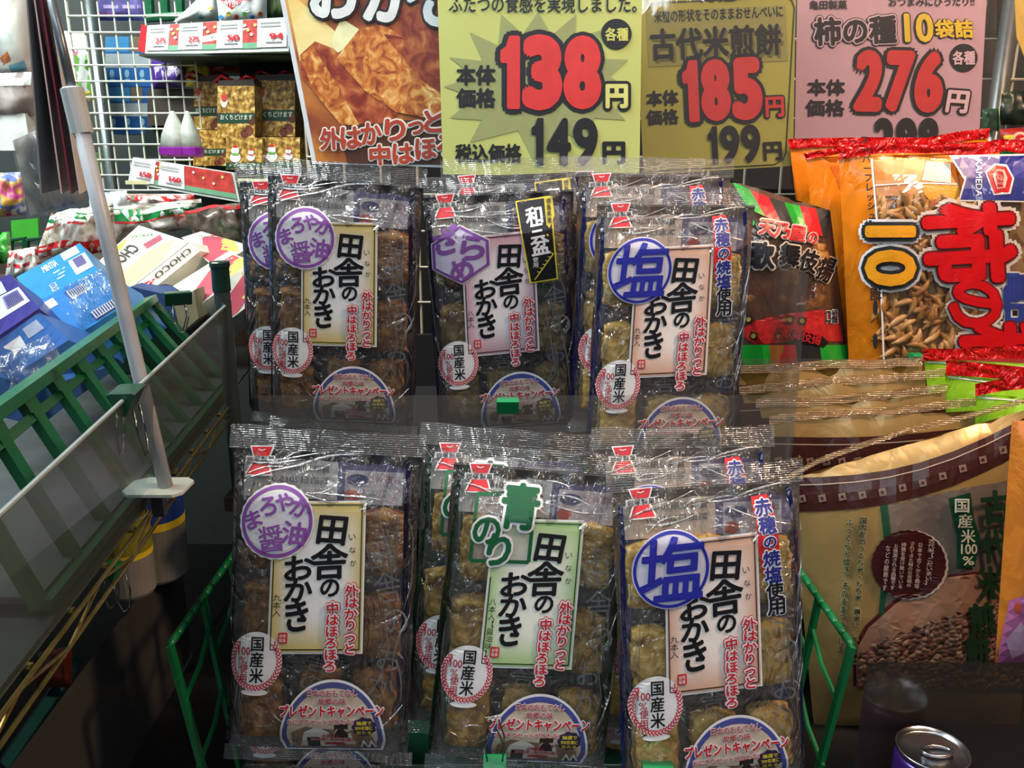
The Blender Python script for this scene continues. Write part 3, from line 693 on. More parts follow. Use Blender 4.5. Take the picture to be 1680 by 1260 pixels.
disc(mb, S, 1580, 95, 23, 23, 4, K); text(mb, S, '各種', (1562, 84, 1598, 106), ink('#d9b6c0'), 6, 0.035); mb.build('lettering', r276)
sleeve(r276, S, [(1302, -60), (1630, 300)])
# ---- cooked rice cracker poster
S = PxPlane(0.975, -0.05)
rp = empty('poster', S.map(610, 272, 0), 'photo poster of golden sugared rice cracker sticks behind the yellow green sign', 'poster')
card(rp, S, [(448, -60), (735, -60), (735, 275), (512, 268)], ink('#c7d0d6', 0.5))
mb = MB()
poly(mb, S, [(456, -60), (735, -60), (735, 270), (519, 266)], 1, speckle('poster_ground', ['#4a1d10', '#8a4420', '#b7752f', '#d2a85a'], 9, 0.45))
poly(mb, S, [(462, -50), (478, -10), (560, 60), (545, 92), (492, 100)], 2, speckle('poster_pale', ['#c8a048', '#d8c077', '#e3d9a0'], 14, 0.45))
poly(mb, S, [(560, 30), (600, 55), (548, 92), (545, 62)], 3, ink('#dfe0b0'))
SUG = speckle('poster_stick', ['#6e2a12', '#9a4a1e', '#b9702e', '#cf9a50', '#e0c890'], 75, 0.4, detail=9, dist=1.5)
SUG2 = speckle('poster_stick_dark', ['#56160e', '#7c2a18', '#a3502a', '#c08a4a'], 55, 0.4, detail=9, dist=1.0)
poly(mb, S, [(590, -40), (735, -40), (735, 150), (690, 120), (630, 50)], 3, SUG2)
poly(mb, S, [(493, 90), (517, 68), (548, 80), (655, 184), (640, 202), (560, 205), (517, 150), (495, 128)], 4, SUG2)
poly(mb, S, [(493, 92), (512, 76), (524, 92), (560, 150), (590, 205), (560, 205), (515, 150)], 5, SUG)
poly(mb, S, [(552, 96), (590, 48), (628, 40), (660, 60), (735, 140), (735, 200), (650, 184), (600, 150)], 6, SUG)
poly(mb, S, [(630, 56), (662, 62), (735, 128), (735, 160), (690, 130)], 7, SUG2)
poly(mb, S, [(560, 210), (640, 196), (735, 200), (735, 270), (570, 268)], 3, speckle('poster_shade', ['#2a160e', '#4d2a18', '#7d4a26'], 12, 0.45))
mb.build('photo_print', rp)
mb = MB()
for o_, m_, l_ in ((0.09, K, 9), (0.045, ink('#cfd6d8'), 12)): text(mb, S, 'おかき', (515, -58, 760, 36), m_, l_, o_, 4)
for i, (s, x, y) in enumerate((('外', 527, 211), ('は', 561, 209), ('か', 594, 202), ('り', 633, 196), ('っ', 668, 190), ('と', 697, 182))):
    b = (x, y, x + 32, y + 34)
    if s == 'っ': b = (x + 3, y + 10, x + 27, y + 30)
    for o_, m_, l_ in ((0.10, ink('#dfd9d2'), 9), (0.035, ink('#a33a26', 0.4), 12)): text(mb, S, s, b, m_, l_, o_, -3)
for s, x, y in (('中', 608, 238), ('は', 646, 236), ('ほ', 683, 228), ('ろ', 718, 222)):
    for o_, m_, l_ in ((0.10, ink('#dfd9d2'), 9), (0.035, ink('#a33a26', 0.4), 12)): text(mb, S, s, (x, y, x + 32, y + 32), m_, l_, o_, -3)
mb.build('lettering', rp)
# ---- yellow sign cut by the frame
S = PxPlane(1.06, 0.0)
ry = empty('price_sign', S.map(1700, 112, 0), 'plain yellow sign edge cut off at the top right corner', 'sign', g)
card(ry, S, [(1662, -60), (1760, -60), (1760, 140), (1690, 118), (1668, 60)], ink('#c9a548', 0.5))
sleeve(ry, S, [(1650, -60), (1760, 150)], l=10)
# ================================================================== bags on the right
def bag_body(root, B, front, back, nu=26, nv=30, name='bag_body', k=0.7):
    """closed pillow body: front and back sheets meeting at the edges"""
    mb = MB()
    mb.grid(lambda u, v: B.at(u, 1 - v), nu, nv, front)
    mb.grid(lambda u, v: B.at(u, 1 - v, -0.0008, -k), nu, nv, back, flip=True)
    return mb.build(name, root, smooth=True)
def bag_seal(root, B, pts_top, pts_bot, m, name='seal', fold=0.002, sd=0):
    """fin seal between two px polylines (left to right)"""
    mb = MB(); n = len(pts_top) - 1
    def ip(pl, u):
        t = u * n; i = min(n - 1, int(t)); t -= i; return (pl[i][0] + (pl[i+1][0] - pl[i][0]) * t, pl[i][1] + (pl[i+1][1] - pl[i][1]) * t)
    def f(u, v):
        a, b = ip(pts_bot, u), ip(pts_top, u); x, y = a[0] + (b[0] - a[0]) * v, a[1] + (b[1] - a[1]) * v
        return P(x, y, B.Y - 0.003 + B.lean * 0.5 + fold * noise.noise(Vector((u * 9, v * 2, sd))))
    mb.grid(f, 40, 5, m); return mb.build(name, root, smooth=True)
def snack_root(name, px, py, Y, label, cat='snack bag', group=None): return empty(name, P(px, py, Y), label, cat, group)
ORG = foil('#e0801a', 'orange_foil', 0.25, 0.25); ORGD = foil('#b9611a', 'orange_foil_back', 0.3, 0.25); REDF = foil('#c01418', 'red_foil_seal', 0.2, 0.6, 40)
BLUE = ink('#28308c', 0.35)
KG = 'orange bags of rice crescents on the right of the upper shelf'
def kaki(label, tl, tr, br, bl, Y, full, seal_t, seal_b, B=0.022, sd=0):
    S = Bulge(tl, tr, br, bl, Y, B, wr=0.004, seed=sd, maxlen=24)
    root = snack_root('rice_crescent_bag', (bl[0] + br[0]) / 2, (bl[1] + br[1]) / 2, Y, label, group=KG)
    bag_body(root, S, ORG, ORGD)
    bag_seal(root, S, seal_t, seal_b, REDF, sd=sd)
    if full:
        mb = MB(); w = [(1432, 262), (1566, 262), (1580, 330), (1700, 330), (1700, 640), (1452, 640)]
        poly(mb, S, w, 1, grains('packet_dark', ['#6a4826', '#8a6a44', '#a08058'], 60, 0.4, 0.3))
        poly(mb, S, [(1432, 262), (1566, 262), (1572, 300), (1436, 296)], 3, ink('#d9792e', 0.35)); poly(mb, S, [(1436, 296), (1572, 300), (1578, 320), (1438, 322)], 3, ink('#c58a5a', 0.4)); poly(mb, S, [(1515, 300), (1572, 305), (1576, 350), (1540, 345), (1516, 318)], 4, ink('#d7a12a', 0.35))
        poly(mb, S, [(1520, 264), (1560, 268), (1560, 300), (1512, 296)], 4, ink('#d8c8b8', 0.4)); line(mb, S, [(1434, 304), (1500, 300), (1570, 302)], 2, 5, WHT)
        poly(mb, S, [(1545, 452), (1560, 448), (1600, 452), (1590, 470)], 4, ink('#c9a02a')); line(mb, S, [(1450, 455), (1570, 462)], 2, 4, ink('#a08060'))
        mb.build('window', root)
        CR = speckle('rice_crescent', ['#7a4a1c', '#a06a30', '#c08f54', '#d2aa78'], 40, 0.35, 0.2)
        rr = random.Random(5); mb = MB()
        for i in range(420):
            x, y = rr.uniform(1442, 1640), (rr.uniform(330, 450) if i % 2 else rr.uniform(465, 630))
            if x < 1455 and y > 560: continue
            c0 = S.map(x, y, 2 + rr.uniform(0, 9)); a = rr.uniform(-0.9, 0.9) + (1.2 if rr.random() < .3 else 0); L = 0.0125; up = Vector((math.sin(a), 0, math.cos(a))); sd_ = Vector((math.cos(a), 0, -math.sin(a))) * rr.choice((-1, 1))
            mb.tube([c0 + up * (t * L) + sd_ * (0.0028 * (1 - t * t)) for t in (-1, -0.5, 0, 0.5, 1)], [0.001, 0.0032, 0.0040, 0.0032, 0.001], CR, n=6)
        o = mb.build('rice_crescents', root, smooth=True); o['kind'] = 'stuff'
        mb = MB()
        line(mb, S, [(1430, 260), (1436, 330), (1444, 430), (1452, 640)], 3, 16, WHT)
        text(mb, S, '!', (1420, 362, 1434, 376), DARK, 16, 0.03)
        for i, ch in enumerate('スーパーフレッシュ'):
            y = 222 + i * 15.5; text(mb, S, ch, (1411 + i * 1.6, y, 1425 + i * 1.6, y + 15), DARK, 16, 0.03, vert=True, turn=0)
        for o_, m_, l_ in ((0.0, WHT, 0),): pass
        # sideways number and name
        def side(s, b, spec, **k):
            for o_, m_, l_ in spec: text(mb, S, s, b, m_, l_, o_, turn=1, **k)
        side('10', (1422, 374, 1500, 466), ((0.13, WHT, 16), (0.09, DARK, 19), (0.035, ink('#e39a1e', 0.35), 22)))
        for i, ch in enumerate('袋詰'): text(mb, S, ch, (1428, 462 + i * 16, 1446, 477 + i * 16), DARK, 16, 0.03, turn=1)
        NM = ink('#c4141c', 0.3)
        for o_, m_, l_ in ((0.115, ink('#eadfd6', 0.35), 16), (0.07, ink('#7a0c10', 0.3), 19), (0.045, NM, 22)):
            for s, b in (('柿', (1520, 338, 1662, 460)), ('の', (1560, 462, 1640, 535)), ('種', (1580, 532, 1700, 640))): text(mb, S, s, b, m_, l_, o_, turn=1, rot=-3)
        for s, b in (('亀', (1648, 445, 1700, 498)), ('田', (1648, 500, 1700, 552)), ('の', (1655, 556, 1700, 600))):
            for o_, m_, l_ in ((0.075, WHT, 16), (0.03, ink('#2c3f9c', 0.35), 19)): text(mb, S, s, b, m_, l_, o_, turn=1)
        text(mb, S, 'ほのかな', (1526, 324, 1536, 338), RED, 16, 0.03)
        poly(mb, S, [(1557, 255), (1690, 252), (1690, 332), (1572, 330), (1582, 295)], 16, WHT); poly(mb, S, [(1562, 258), (1690, 255), (1690, 329), (1576, 327), (1586, 293)], 17, BLUE)
        poly(mb, S, [(1616, 282), (1632, 268), (1652, 270), (1664, 292), (1658, 318), (1630, 320)], 18, WHT); poly(mb, S, [(1619, 283), (1633, 271), (1650, 273), (1661, 292), (1655, 315), (1632, 317)], 19, RED)
        poly(mb, S, [(1628, 286), (1637, 277), (1648, 279), (1653, 292), (1649, 308), (1636, 310)], 20, ink('#d9b0a8'))
        for i, ch in enumerate('亀田製菓'): text(mb, S, ch, (1635, 280 + i * 7, 1647, 286 + i * 7), RED, 21, 0.02)
        text(mb, S, 'KAMEDA', (1601, 262, 1611, 322), WHT, 18, 0.015, turn=1)
        for y in (505, 560):
            disc(mb, S, 1436, y, 4, 13, 16, DARK)
        mb.build('lettering', root)
        S2 = Bulge(tl, tr, br, bl, Y, B + 0.004, wr=0.004, seed=sd)
        mb = MB(); mb.grid(lambda u, v: S2.at(0.20 + 0.78 * u, 0.94 - v * 0.88, 0.009), 24, 26, film('window_film', haze=0.01, refl=1.0, scale=12, strength=0.6, cap=0.3)); mb.build('front_film', root, smooth=True)
    else:
        mb = MB(); poly(mb, S, [(tl[0] + 40, tl[1] + 14), (tr[0] - 4, tl[1] + 14), (tr[0] - 4, tl[1] + 60), (tl[0] + 60, tl[1] + 60)], 1, ink('#cf6a26', 0.3)); 
        line(mb, S, [(tl[0] + 66, tl[1] + 90), (tl[0] + 84, tl[1] + 300)], 7, 2, ink('#c9762a', 0.3))
        for i, ch in enumerate('亀田の柿の種'): text(mb, S, ch, (tl[0] + 70 + i * 2, tl[1] + 150 + i * 24, tl[0] + 86 + i * 2, tl[1] + 170 + i * 24), ink('#8a4a20'), 3, 0.0, turn=1)
        mb.build('side_print', root)
    return root
kaki('orange bag with big red sideways lettering and a window of rice crescents', (1376, 255), (1740, 262), (1735, 760), (1400, 745), 0.902, True, [(1378, 250), (1440, 236), (1530, 238), (1600, 236), (1640, 228), (1745, 232)], [(1376, 262), (1440, 252), (1530, 250), (1600, 256), (1650, 248), (1740, 262)], sd=2)
kaki('plain orange side of a bag just behind the big red lettered bag', (1322, 258), (1640, 250), (1700, 745), (1372, 745), 0.948, False, [(1318, 252), (1380, 240), (1450, 236), (1520, 238), (1580, 234), (1640, 232)], [(1322, 262), (1380, 252), (1450, 250), (1520, 252), (1580, 248), (1640, 246)], B=0.014, sd=4)
kaki('rearmost orange bag with bright red crimped top, under the pink sign', (1296, 242), (1620, 226), (1690, 745), (1352, 745), 0.986, False, [(1292, 228), (1360, 226), (1430, 225), (1520, 226), (1570, 216), (1624, 210)], [(1296, 245), (1360, 240), (1430, 240), (1520, 242), (1570, 232), (1622, 226)], B=0.014, sd=6)
# ---- kabuki-age style bag with striped top
S = Bulge((1178, 290), (1362, 345), (1408, 720), (1196, 720), 0.915, 0.028, wr=0.004, seed=11, maxlen=18)
rk = snack_root('fried_cracker_bag', 1300, 720, 0.915, 'clear bag with black green and red striped top between blue mark bag and orange bag')
bag_body(rk, S, speckle('cracker_bag_inside', ['#2e1f1a', '#4a3026', '#6a4636'], 30, 0.5), DARK)
rr = random.Random(3); CM = speckle('fried_cracker', ['#5a3416', '#8a5a2c', '#b0803e', '#c8a060'], 90, 0.55, 0.9)
for i, (x, y) in enumerate(((1245, 400), (1300, 405), (1345, 425), (1235, 445), (1285, 450), (1335, 470), (1255, 482), (1310, 500), (1360, 490), (1265, 545), (1330, 545))):
    mb = MB(); mb.blob(S.map(min(x, 1326), y, -9), 0.020, 0.005, 0.016, CM, jit=0.45, rot=Matrix.Rotation(rr.uniform(-.3, .3), 3, 'Y')); mb.build('cracker', rk, smooth=True)
S2 = Bulge((1178, 290), (1362, 345), (1408, 720), (1196, 720), 0.915, 0.036, wr=0.004, seed=11, maxlen=18)
mb = MB(); mb.grid(lambda u, v: S2.at(u, 1 - v), 24, 30, film('brown_film', tint='#f0e4dc', haze=0.10, hazecol='#b09080', refl=1.2, scale=14, strength=0.8)); mb.build('front_film', rk, smooth=True)
mb = MB(); ed = lambda t: (1182 + 180 * t, 288 + 58 * t + 10 * math.sin(math.pi * t)); eb = lambda t: (1200 + 158 * t, 328 + 62 * t + 6 * math.sin(math.pi * t))
KGn, KRd = ink('#1e9a34', 0.3), ink('#d8202c', 0.3)
for t0, t1, m_ in ((0, .10, DARK), (.10, .27, KGn), (.27, .44, KRd), (.44, .58, DARK), (.58, .72, KGn), (.72, .87, KRd), (.87, 1, DARK)):
    a, b, c, d = ed(t0), ed(t1), eb(min(1, t1 + .08)), eb(min(1, t0 + .08)); poly(mb, S2, [a, b, c, d], 1, m_)
for i, (s, x, y) in enumerate((('天', 1246, 361), ('乃', 1271, 366), ('屋', 1297, 371), ('の', 1326, 382))):
    b = (x, y, x + (25 if i < 3 else 15), y + (24 if i < 3 else 17))
    for o_, m_, l_ in ((0.11, ink('#d8c4ba'), 3), (0.035, RED, 6)): text(mb, S2, s, b, m_, l_, o_, 8)
for s, b, ro in (('歌', (1226, 398, 1270, 440), 2), ('舞', (1280, 400, 1312, 436), 8), ('伎', (1314, 410, 1342, 446), 16), ('揚', (1344, 420, 1368, 462), 22)):
    for o_, m_, l_ in ((0.10, ink('#d8c8ba'), 3), (0.04, K, 6)): text(mb, S2, s, b, m_, l_, o_, ro)
for i in range(6): disc(mb, S2, 1222 + 11 * math.cos(i * 1.05), 365 + 11 * math.sin(i * 1.05), 7, 7, 2, K, 12); disc(mb, S2, 1222 + 11 * math.cos(i * 1.05), 365 + 11 * math.sin(i * 1.05), 5.5, 5.5, 4, KGn, 12)
disc(mb, S2, 1222, 365, 5, 5, 6, RED, 8)
poly(mb, S2, [(1210, 545), (1240, 525), (1290, 515), (1350, 508), (1376, 520), (1384, 560), (1300, 560), (1240, 566)], 1, ink('#b92a2c', 0.3, var=0.2, scale=80))
poly(mb, S2, [(1272, 540), (1284, 536), (1350, 552), (1360, 562), (1352, 570), (1282, 552)], 4, K); text(mb, S2, '歌舞伎揚', (1284, 539, 1348, 560), RED, 6, 0.02, 12)
for x, y in ((1222, 518), (1290, 518), (1230, 545), (1310, 520)): rect(mb, S2, x, y, x + 13, y + 12, 3, ink('#3a2c20'), rot=15); disc(mb, S2, x + 6, y + 6, 4, 4, 5, ink('#b89a4a'), 8)
for t0, t1, m_ in ((1215, 1262, KGn), (1262, 1305, KRd), (1305, 1345, DARK), (1345, 1395, KGn)): poly(mb, S2, [(t0, 566), (t1, 566), (t1 + 4, 600), (t0 + 4, 600)], 2, m_)
text(mb, S2, '口福', (1356, 508, 1374, 530), WHT, 3, 0.12); text(mb, S2, '口福', (1356, 508, 1374, 530), K, 5, 0.03); mb.build('lettering', rk)
# ---- golden bags of old-style rice crackers
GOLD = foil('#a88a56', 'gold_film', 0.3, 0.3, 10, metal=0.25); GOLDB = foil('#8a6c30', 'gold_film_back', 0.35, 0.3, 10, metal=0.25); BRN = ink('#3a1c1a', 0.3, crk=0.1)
GS = film('gold_seal', tint='#e8d4b4', haze=0.5, hazecol='#d4b48c', refl=1.0, strength=0.6, seal=True, scale=30)
GG = 'golden rice cracker bags on the lower shelf'
def gold(label, tl, tr, br, bl, Y, seal, band, front=False, sd=0):
    S = Bulge(tl, tr, br, bl, Y, 0.026 if front else 0.009, wr=0.006, seed=sd, maxlen=26, pw=(3.0, 5.0))
    root = snack_root('gold_cracker_bag', (bl[0] + br[0]) / 2, (bl[1] + br[1]) / 2, Y, label, group=GG)
    bag_body(root, S, GOLD, GOLDB)
    bag_seal(root, S, seal, [(x, y + (14 if not front else 10)) for x, y in seal], GS, sd=sd)
    mb = MB()
    def edge(d): 
        L = []
        for i in range(9):
            u = i / 8; p = S.px(u, 0); sag = band[2] * math.sin(math.pi * u); L.append((p.x, p.y + d + sag + (band[3] * (1 - u) ** 3)))
        return L
    e0, e1 = edge(band[0]), edge(band[1])
    for i in range(8): poly(mb, S, [e0[i], e0[i + 1], e1[i + 1], e1[i]], 1, BRN)
    em = [(a[0], a[1] + 12) for a in e0]; line(mb, S, em, 1.8, 2, ink('#a89080'))
    for i in range(13):
        u = (i + 0.6) / 13; t = u * 8; k = min(7, int(t)); f = t - k
        x = e0[k][0] * (1 - f) + e0[k + 1][0] * f; y0 = e0[k][1] * (1 - f) + e0[k + 1][1] * f; y1 = e1[k][1] * (1 - f) + e1[k + 1][1] * f; y = y0 + (y1 - y0) * 0.62
        rect(mb, S, x - 6, y - 6, x + 6, y + 6, 2, ink('#7a6258'), rot=-12); rect(mb, S, x - 2.2, y - 2.2, x + 2.2, y + 2.2, 3, BRN, rot=-12)
    mb.build('printed_band', root)
    if front:
        mb = MB(); poly(mb, S, [(1446, 832), (1560, 805), (1700, 780), (1690, 1120), (1430, 1120), (1450, 1010), (1456, 900)], 1, ink('#6e625a', 0.35, var=0.12, scale=9))
        poly(mb, S, [(1444, 830), (1456, 828), (1464, 900), (1450, 1010), (1440, 1030), (1446, 960), (1452, 900)], 2, ink('#16452c', 0.4))
        pts = [(1405, 1085), (1408, 1060), (1425, 1030), (1470, 990), (1530, 950), (1600, 942), (1700, 950), (1700, 1130), (1405, 1130)]
        poly(mb, S, [(x - (5 if x < 1500 else 0), y - 4) for x, y in pts], 2, ink('#4a1c1a')); poly(mb, S, pts, 3, ink('#94705c', 0.4))
        rg = []
        for i in range(26): 
            u = i / 25; rg.append((1408 + u * 290, 1075 - 105 * u ** 0.75 + (5 if i % 2 else -4)))
        poly(mb, S, rg + [(1700, 1130), (1408, 1130)], 4, grains('printed_grain', ['#3a2420', '#5e4036', '#7a5a4c', '#9a7c68', '#66443c'], 210, 0.5, 0.5)); mb.build('photo_print', root)
        mb = MB(); disc(mb, S, 1494, 927, 62, 57, 5, ink('#b8aca0'), 60, 0.012); disc(mb, S, 1491, 926, 61, 56, 6, ink('#3a1518', 0.35), 60, 0.012)
        cols = ('古代米【こだいまい】', '日本で古くから栽培', 'されてきた稲の在来種の', '特徴を受け継いでいる', 'と推測される品種です', 'などの総称です'); xs = (1520, 1503, 1490, 1476, 1463, 1450)
        for i, (c, x) in enumerate(zip(cols, xs)):
            y0 = 880 + (8 if i else 0) + abs(i - 2) * 2; w_ = 11 if i == 0 else 8
            text(mb, S, c, (x, y0, x + w_, y0 + 76), ink('#c0a89c'), 8, 0.02, vert=True, rot=5)
        mb.build('story_label', root)
        mb = MB(); poly(mb, S, [(1556, 818), (1592, 808), (1598, 850), (1608, 880), (1600, 930), (1570, 934), (1570, 880)], 5, ink('#11402c', 0.35))
        for i, s in enumerate('国産米'): text(mb, S, s, (1567 + i * 5, 819 + i * 25, 1590 + i * 5, 841 + i * 25), ink('#d0d0c0'), 8, 0.02)
        text(mb, S, '100', (1577, 893, 1603, 909), ink('#d0d0c0'), 8, 0.02); text(mb, S, '%', (1580, 913, 1598, 927), ink('#d0d0c0'), 8, 0.02); mb.build('origin_label', root)
        mb = MB(); GN = ink('#1c3a26', 0.4)
        for i, (s, x, y) in enumerate((('古', 1612, 806), ('代', 1610, 870), ('米', 1606, 930), ('煎', 1592, 990), ('餅', 1586, 1040))): text(mb, S, s, (x, y, x + 46 - i * 2, y + 52), GN, 8, 0.045, -6)
        for s, x, y0, y1 in (('国内産のうるち米・もち米・黒米に、キヌアと', 1402, 848, 1090), ('ふっくらと炊き、そのままフライしま', 1380, 850, 1072)):
            text(mb, S, s, (x, y0, x + 13, y1), ink('#b8a878'), 3, 0.10, vert=True, rot=4.0); text(mb, S, s, (x, y0, x + 13, y1), ink('#2a3a30'), 5, 0.02, vert=True, rot=4.0)
        mb.build('lettering', root)
    return root
gold('golden bag with brown band, round story label and rice photo, front of the row', (1296, 786), (1725, 660), (1672, 1195), (1336, 1200), 0.735, [(1294, 778), (1340, 752), (1400, 730), (1480, 704), (1600, 675), (1725, 640)], (2, 58, 34, -4), True, 1)
gold('golden bag right behind the front one, its brown band in view at left', (1262, 690), (1600, 674), (1600, 1150), (1345, 1150), 0.774, [(1262, 682), (1350, 672), (1420, 670), (1500, 664), (1560, 656), (1602, 652)], (26, 90, 8, 0), sd=3)
gold('golden bag second behind the front one, pale wrinkled top', (1244, 662), (1552, 644), (1552, 1100), (1340, 1100), 0.797, [(1240, 655), (1330, 652), (1410, 645), (1480, 638), (1520, 633), (1554, 630)], (24, 90, 4, 0), sd=5)
gold('golden bag third behind the front one, its left corner showing brown', (1215, 640), (1518, 616), (1540, 1060), (1335, 1060), 0.817, [(1212, 634), (1290, 626), (1370, 618), (1440, 615), (1500, 610), (1560, 602)], (22, 90, 4, 0), sd=7)
gold('rearmost golden bag, tallest seal just under the clear shelf front', (1206, 612), (1512, 594), (1530, 1030), (1330, 1030), 0.837, [(1204, 600), (1290, 596), (1370, 590), (1430, 592), (1470, 588), (1514, 586)], (20, 90, 4, 0), sd=9)
# ---- red sealed lime bags at the far right
LIME = foil('#86b82a', 'lime_foil', 0.25, 0.4); LG = 'lime green bags with red tops at the right edge'
def lime(label, tl, tr, br, bl, Y, seal, th, sd):
    S = Bulge(tl, tr, br, bl, Y, 0.015, wr=0.003, seed=sd); root = snack_root('green_snack_bag', (bl[0] + br[0]) / 2, (bl[1] + br[1]) / 2, Y, label, group=LG)
    bag_body(root, S, LIME, LIME, 16, 18); bag_seal(root, S, seal, [(x, y + th) for x, y in seal], REDF, sd=sd)
    mb = MB(); line(mb, S, [(tl[0] + 5, tl[1] + 6), (tr[0] - 5, tr[1] + 6)], 2, 1, WHT); mb.build('seal_line', root)
lime('lime bag with the topmost red seal, rearmost at the right edge', (1516, 588), (1760, 600), (1760, 1000), (1560, 1000), 0.848, [(1514, 572), (1580, 572), (1640, 568), (1700, 570), (1760, 572)], 20, 21)
lime('lime bag with the middle red seal at the right edge', (1550, 612), (1770, 640), (1770, 1000), (1590, 1000), 0.806, [(1552, 592), (1600, 594), (1660, 600), (1720, 606), (1770, 610)], 24, 22)
lime('lime bag with the lowest red seal and bright green triangle, at the right edge', (1600, 646), (1790, 660), (1790, 1000), (1640, 1000), 0.766, [(1600, 630), (1640, 622), (1680, 618), (1730, 620), (1790, 622)], 20, 23)
# ---- pink and orange bag
S = Bulge((1660, 690), (1800, 690), (1800, 1100), (1632, 1092), 0.615, 0.02, wr=0.003, seed=31, maxlen=20)
rq = snack_root('pink_snack_bag', 1720, 1095, 0.615, 'orange and pink bag cut off by the right edge beside the golden bag')
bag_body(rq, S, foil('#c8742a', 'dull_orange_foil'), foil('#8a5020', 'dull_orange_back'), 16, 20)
mb = MB(); poly(mb, S, [(1656, 985), (1690, 975), (1790, 980), (1790, 1092), (1636, 1090), (1640, 1060)], 1, ink('#b9689a', 0.35)); poly(mb, S, [(1650, 1050), (1675, 1020), (1700, 1060), (1660, 1082)], 2, ink('#d4a8c4')); disc(mb, S, 1670, 998, 6, 9, 3, ink('#c8503a')); mb.build('pink_print', rq)
# ---- red packet up at the right edge
S = Bulge((1640, 212), (1720, 205), (1730, 260), (1646, 262), 1.12, 0.012, wr=0.002, seed=41)
rz = snack_root('red_snack_packet', 1690, 262, 1.12, 'small red and green packet with yellow mark beside the wire grid at the right edge'); bag_body(rz, S, ink('#a82a24', 0.35), DGREEN, 10, 10)
mb = MB(); poly(mb, S, [(1642, 248), (1725, 245), (1725, 262), (1646, 262)], 1, GREEN); text(mb, S, 'Z', (1648, 224, 1662, 240), YEL, 2, 0.1); disc(mb, S, 1674, 226, 12, 10, 2, ink('#d8b0a0')); disc(mb, S, 1674, 226, 7, 6, 3, RED); mb.build('packet_print', rz)
# ================================================================== left hand shelf and the aisle behind
def block(mb, tl, tr, br, bl, Y4, ext, m):
    """box from four measured front corners (px) with their depths, pushed back by ext"""
    if not isinstance(Y4, (tuple, list)): Y4 = (Y4,) * 4
    c = [P(p[0], p[1], y) for p, y in zip((tl, tr, br, bl), Y4)]; e = Vector(ext)
    mb.hexa([c[3], c[2], c[1], c[0]] + [c[3] + e, c[2] + e, c[1] + e, c[0] + e], m); S = Quad3(*c); S.maxlen = 26; mb.grid(lambda u, v: S.map(100 * u, 100 - 100 * v, 0.5), 5, 5, m); return S
def carton(name, label, cat, group, tl, tr, br, bl, Y4, ext, m, prints=None, rough=0.4):
    if not isinstance(Y4, (tuple, list)): Y4 = (Y4,) * 4
    root = empty(name, P((bl[0] + br[0]) / 2, (bl[1] + br[1]) / 2, (Y4[2] + Y4[3]) / 2), label, cat, group)
    mb = MB(); S = block(mb, tl, tr, br, bl, Y4, ext, m); mb.build('carton_body', root)
    if prints:
        mb = MB(); prints(mb, S); mb.build('front_print', root)
    return root, S
# ---- clear grey divider sheets
VIN = film('grey_vinyl', tint='#dde2de', haze=0.18, hazecol='#5c6660', refl=0.35, scale=5, strength=0.08, rough=0.25, base=0.0, cap=0.2)
def sheet(name, label, a, b, z0, z1, mat, nx=(1, 0, 0), th=0.0012, slant=0.0, cat='divider'):
    a, b = Vector(a), Vector(b); n = Vector(nx) * th; up = Vector((slant, 0, 0))
    mb = MB(); q = [Vector((a.x, a.y, z0)), Vector((b.x, b.y, z0)), Vector((b.x, b.y, z1)) + up, Vector((a.x, a.y, z1)) + up]
    mb.hexa(q + [p + n for p in q], mat); o = mb.build(name); tag(o, label, cat); return o
LX = lambda y: -0.1915 - 0.1115 * y
TX = lambda y: -0.159 - 0.144 * y
mb = MB(); q = [Vector((LX(.10), .10, 1.268)), Vector((LX(.83), .83, 1.268)), Vector((TX(.83), .83, 1.362)), Vector((TX(.10), .10, 1.362))]
mb.hexa(q + [p + Vector((.0012, 0, 0)) for p in q], VIN); ls = tag(mb.build('vinyl_divider'), 'cloudy grey plastic sheet standing along the edge of the left wire shelf', 'divider')
mb = MB(); mb.tube([Vector((TX(y) + 0.0006, y, 1.363)) for y in (.10, .45, .83)], 0.0013, ink('#8f9a9a', 0.2)); mb.build('top_edge_glint', ls)  # pale tube stands in for the white glint along the sheet's top edge
# ---- wire shelf edge (two rails with a zigzag between)
BRASS = ink('#8a7a48', 0.3, metal=0.9, var=0.15); BLACKM = ink('#10201c', 0.35)
wsf = empty('wire_shelf', (LX(.5), .5, 1.235), 'brass coloured wire shelf edge with zigzag bracing under the grey plastic sheet', 'shelf')
mb = MB()
for z in (1.262, 1.250): mb.tube([Vector((LX(y) + 0.002, y, z)) for y in (.08, .45, .815)], 0.0014, BRASS)
pts = [Vector((LX(y) + 0.002, y, 1.262 if i % 2 else 1.250)) for i, y in enumerate([.08 + .0525 * k for k in range(15)])]
mb.tube(pts, 0.0011, BRASS, n=6); mb.build('front_edge', wsf)
for i in range(14):
    mb = MB(); y = .10 + i * .052; mb.tube([Vector((LX(y), y, 1.262)), Vector((-0.95, y + 0.05, 1.262))], 0.0022, BRASS, n=6); mb.build('cross_wire', wsf)
mb = MB(); mb.hexa([Vector((LX(.08) - .004, .08, 1.2645)), Vector((LX(1.1) - .004, 1.1, 1.2645)), Vector((-1.0, 1.2, 1.2645)), Vector((-1.0, .08, 1.2645)), Vector((LX(.08) - .004, .08, 1.2665)), Vector((LX(1.1) - .004, 1.1, 1.2665)), Vector((-1.0, 1.2, 1.2665)), Vector((-1.0, .08, 1.2665))], ink('#33383a', 0.35)); mb.build('shelf_liner', wsf)
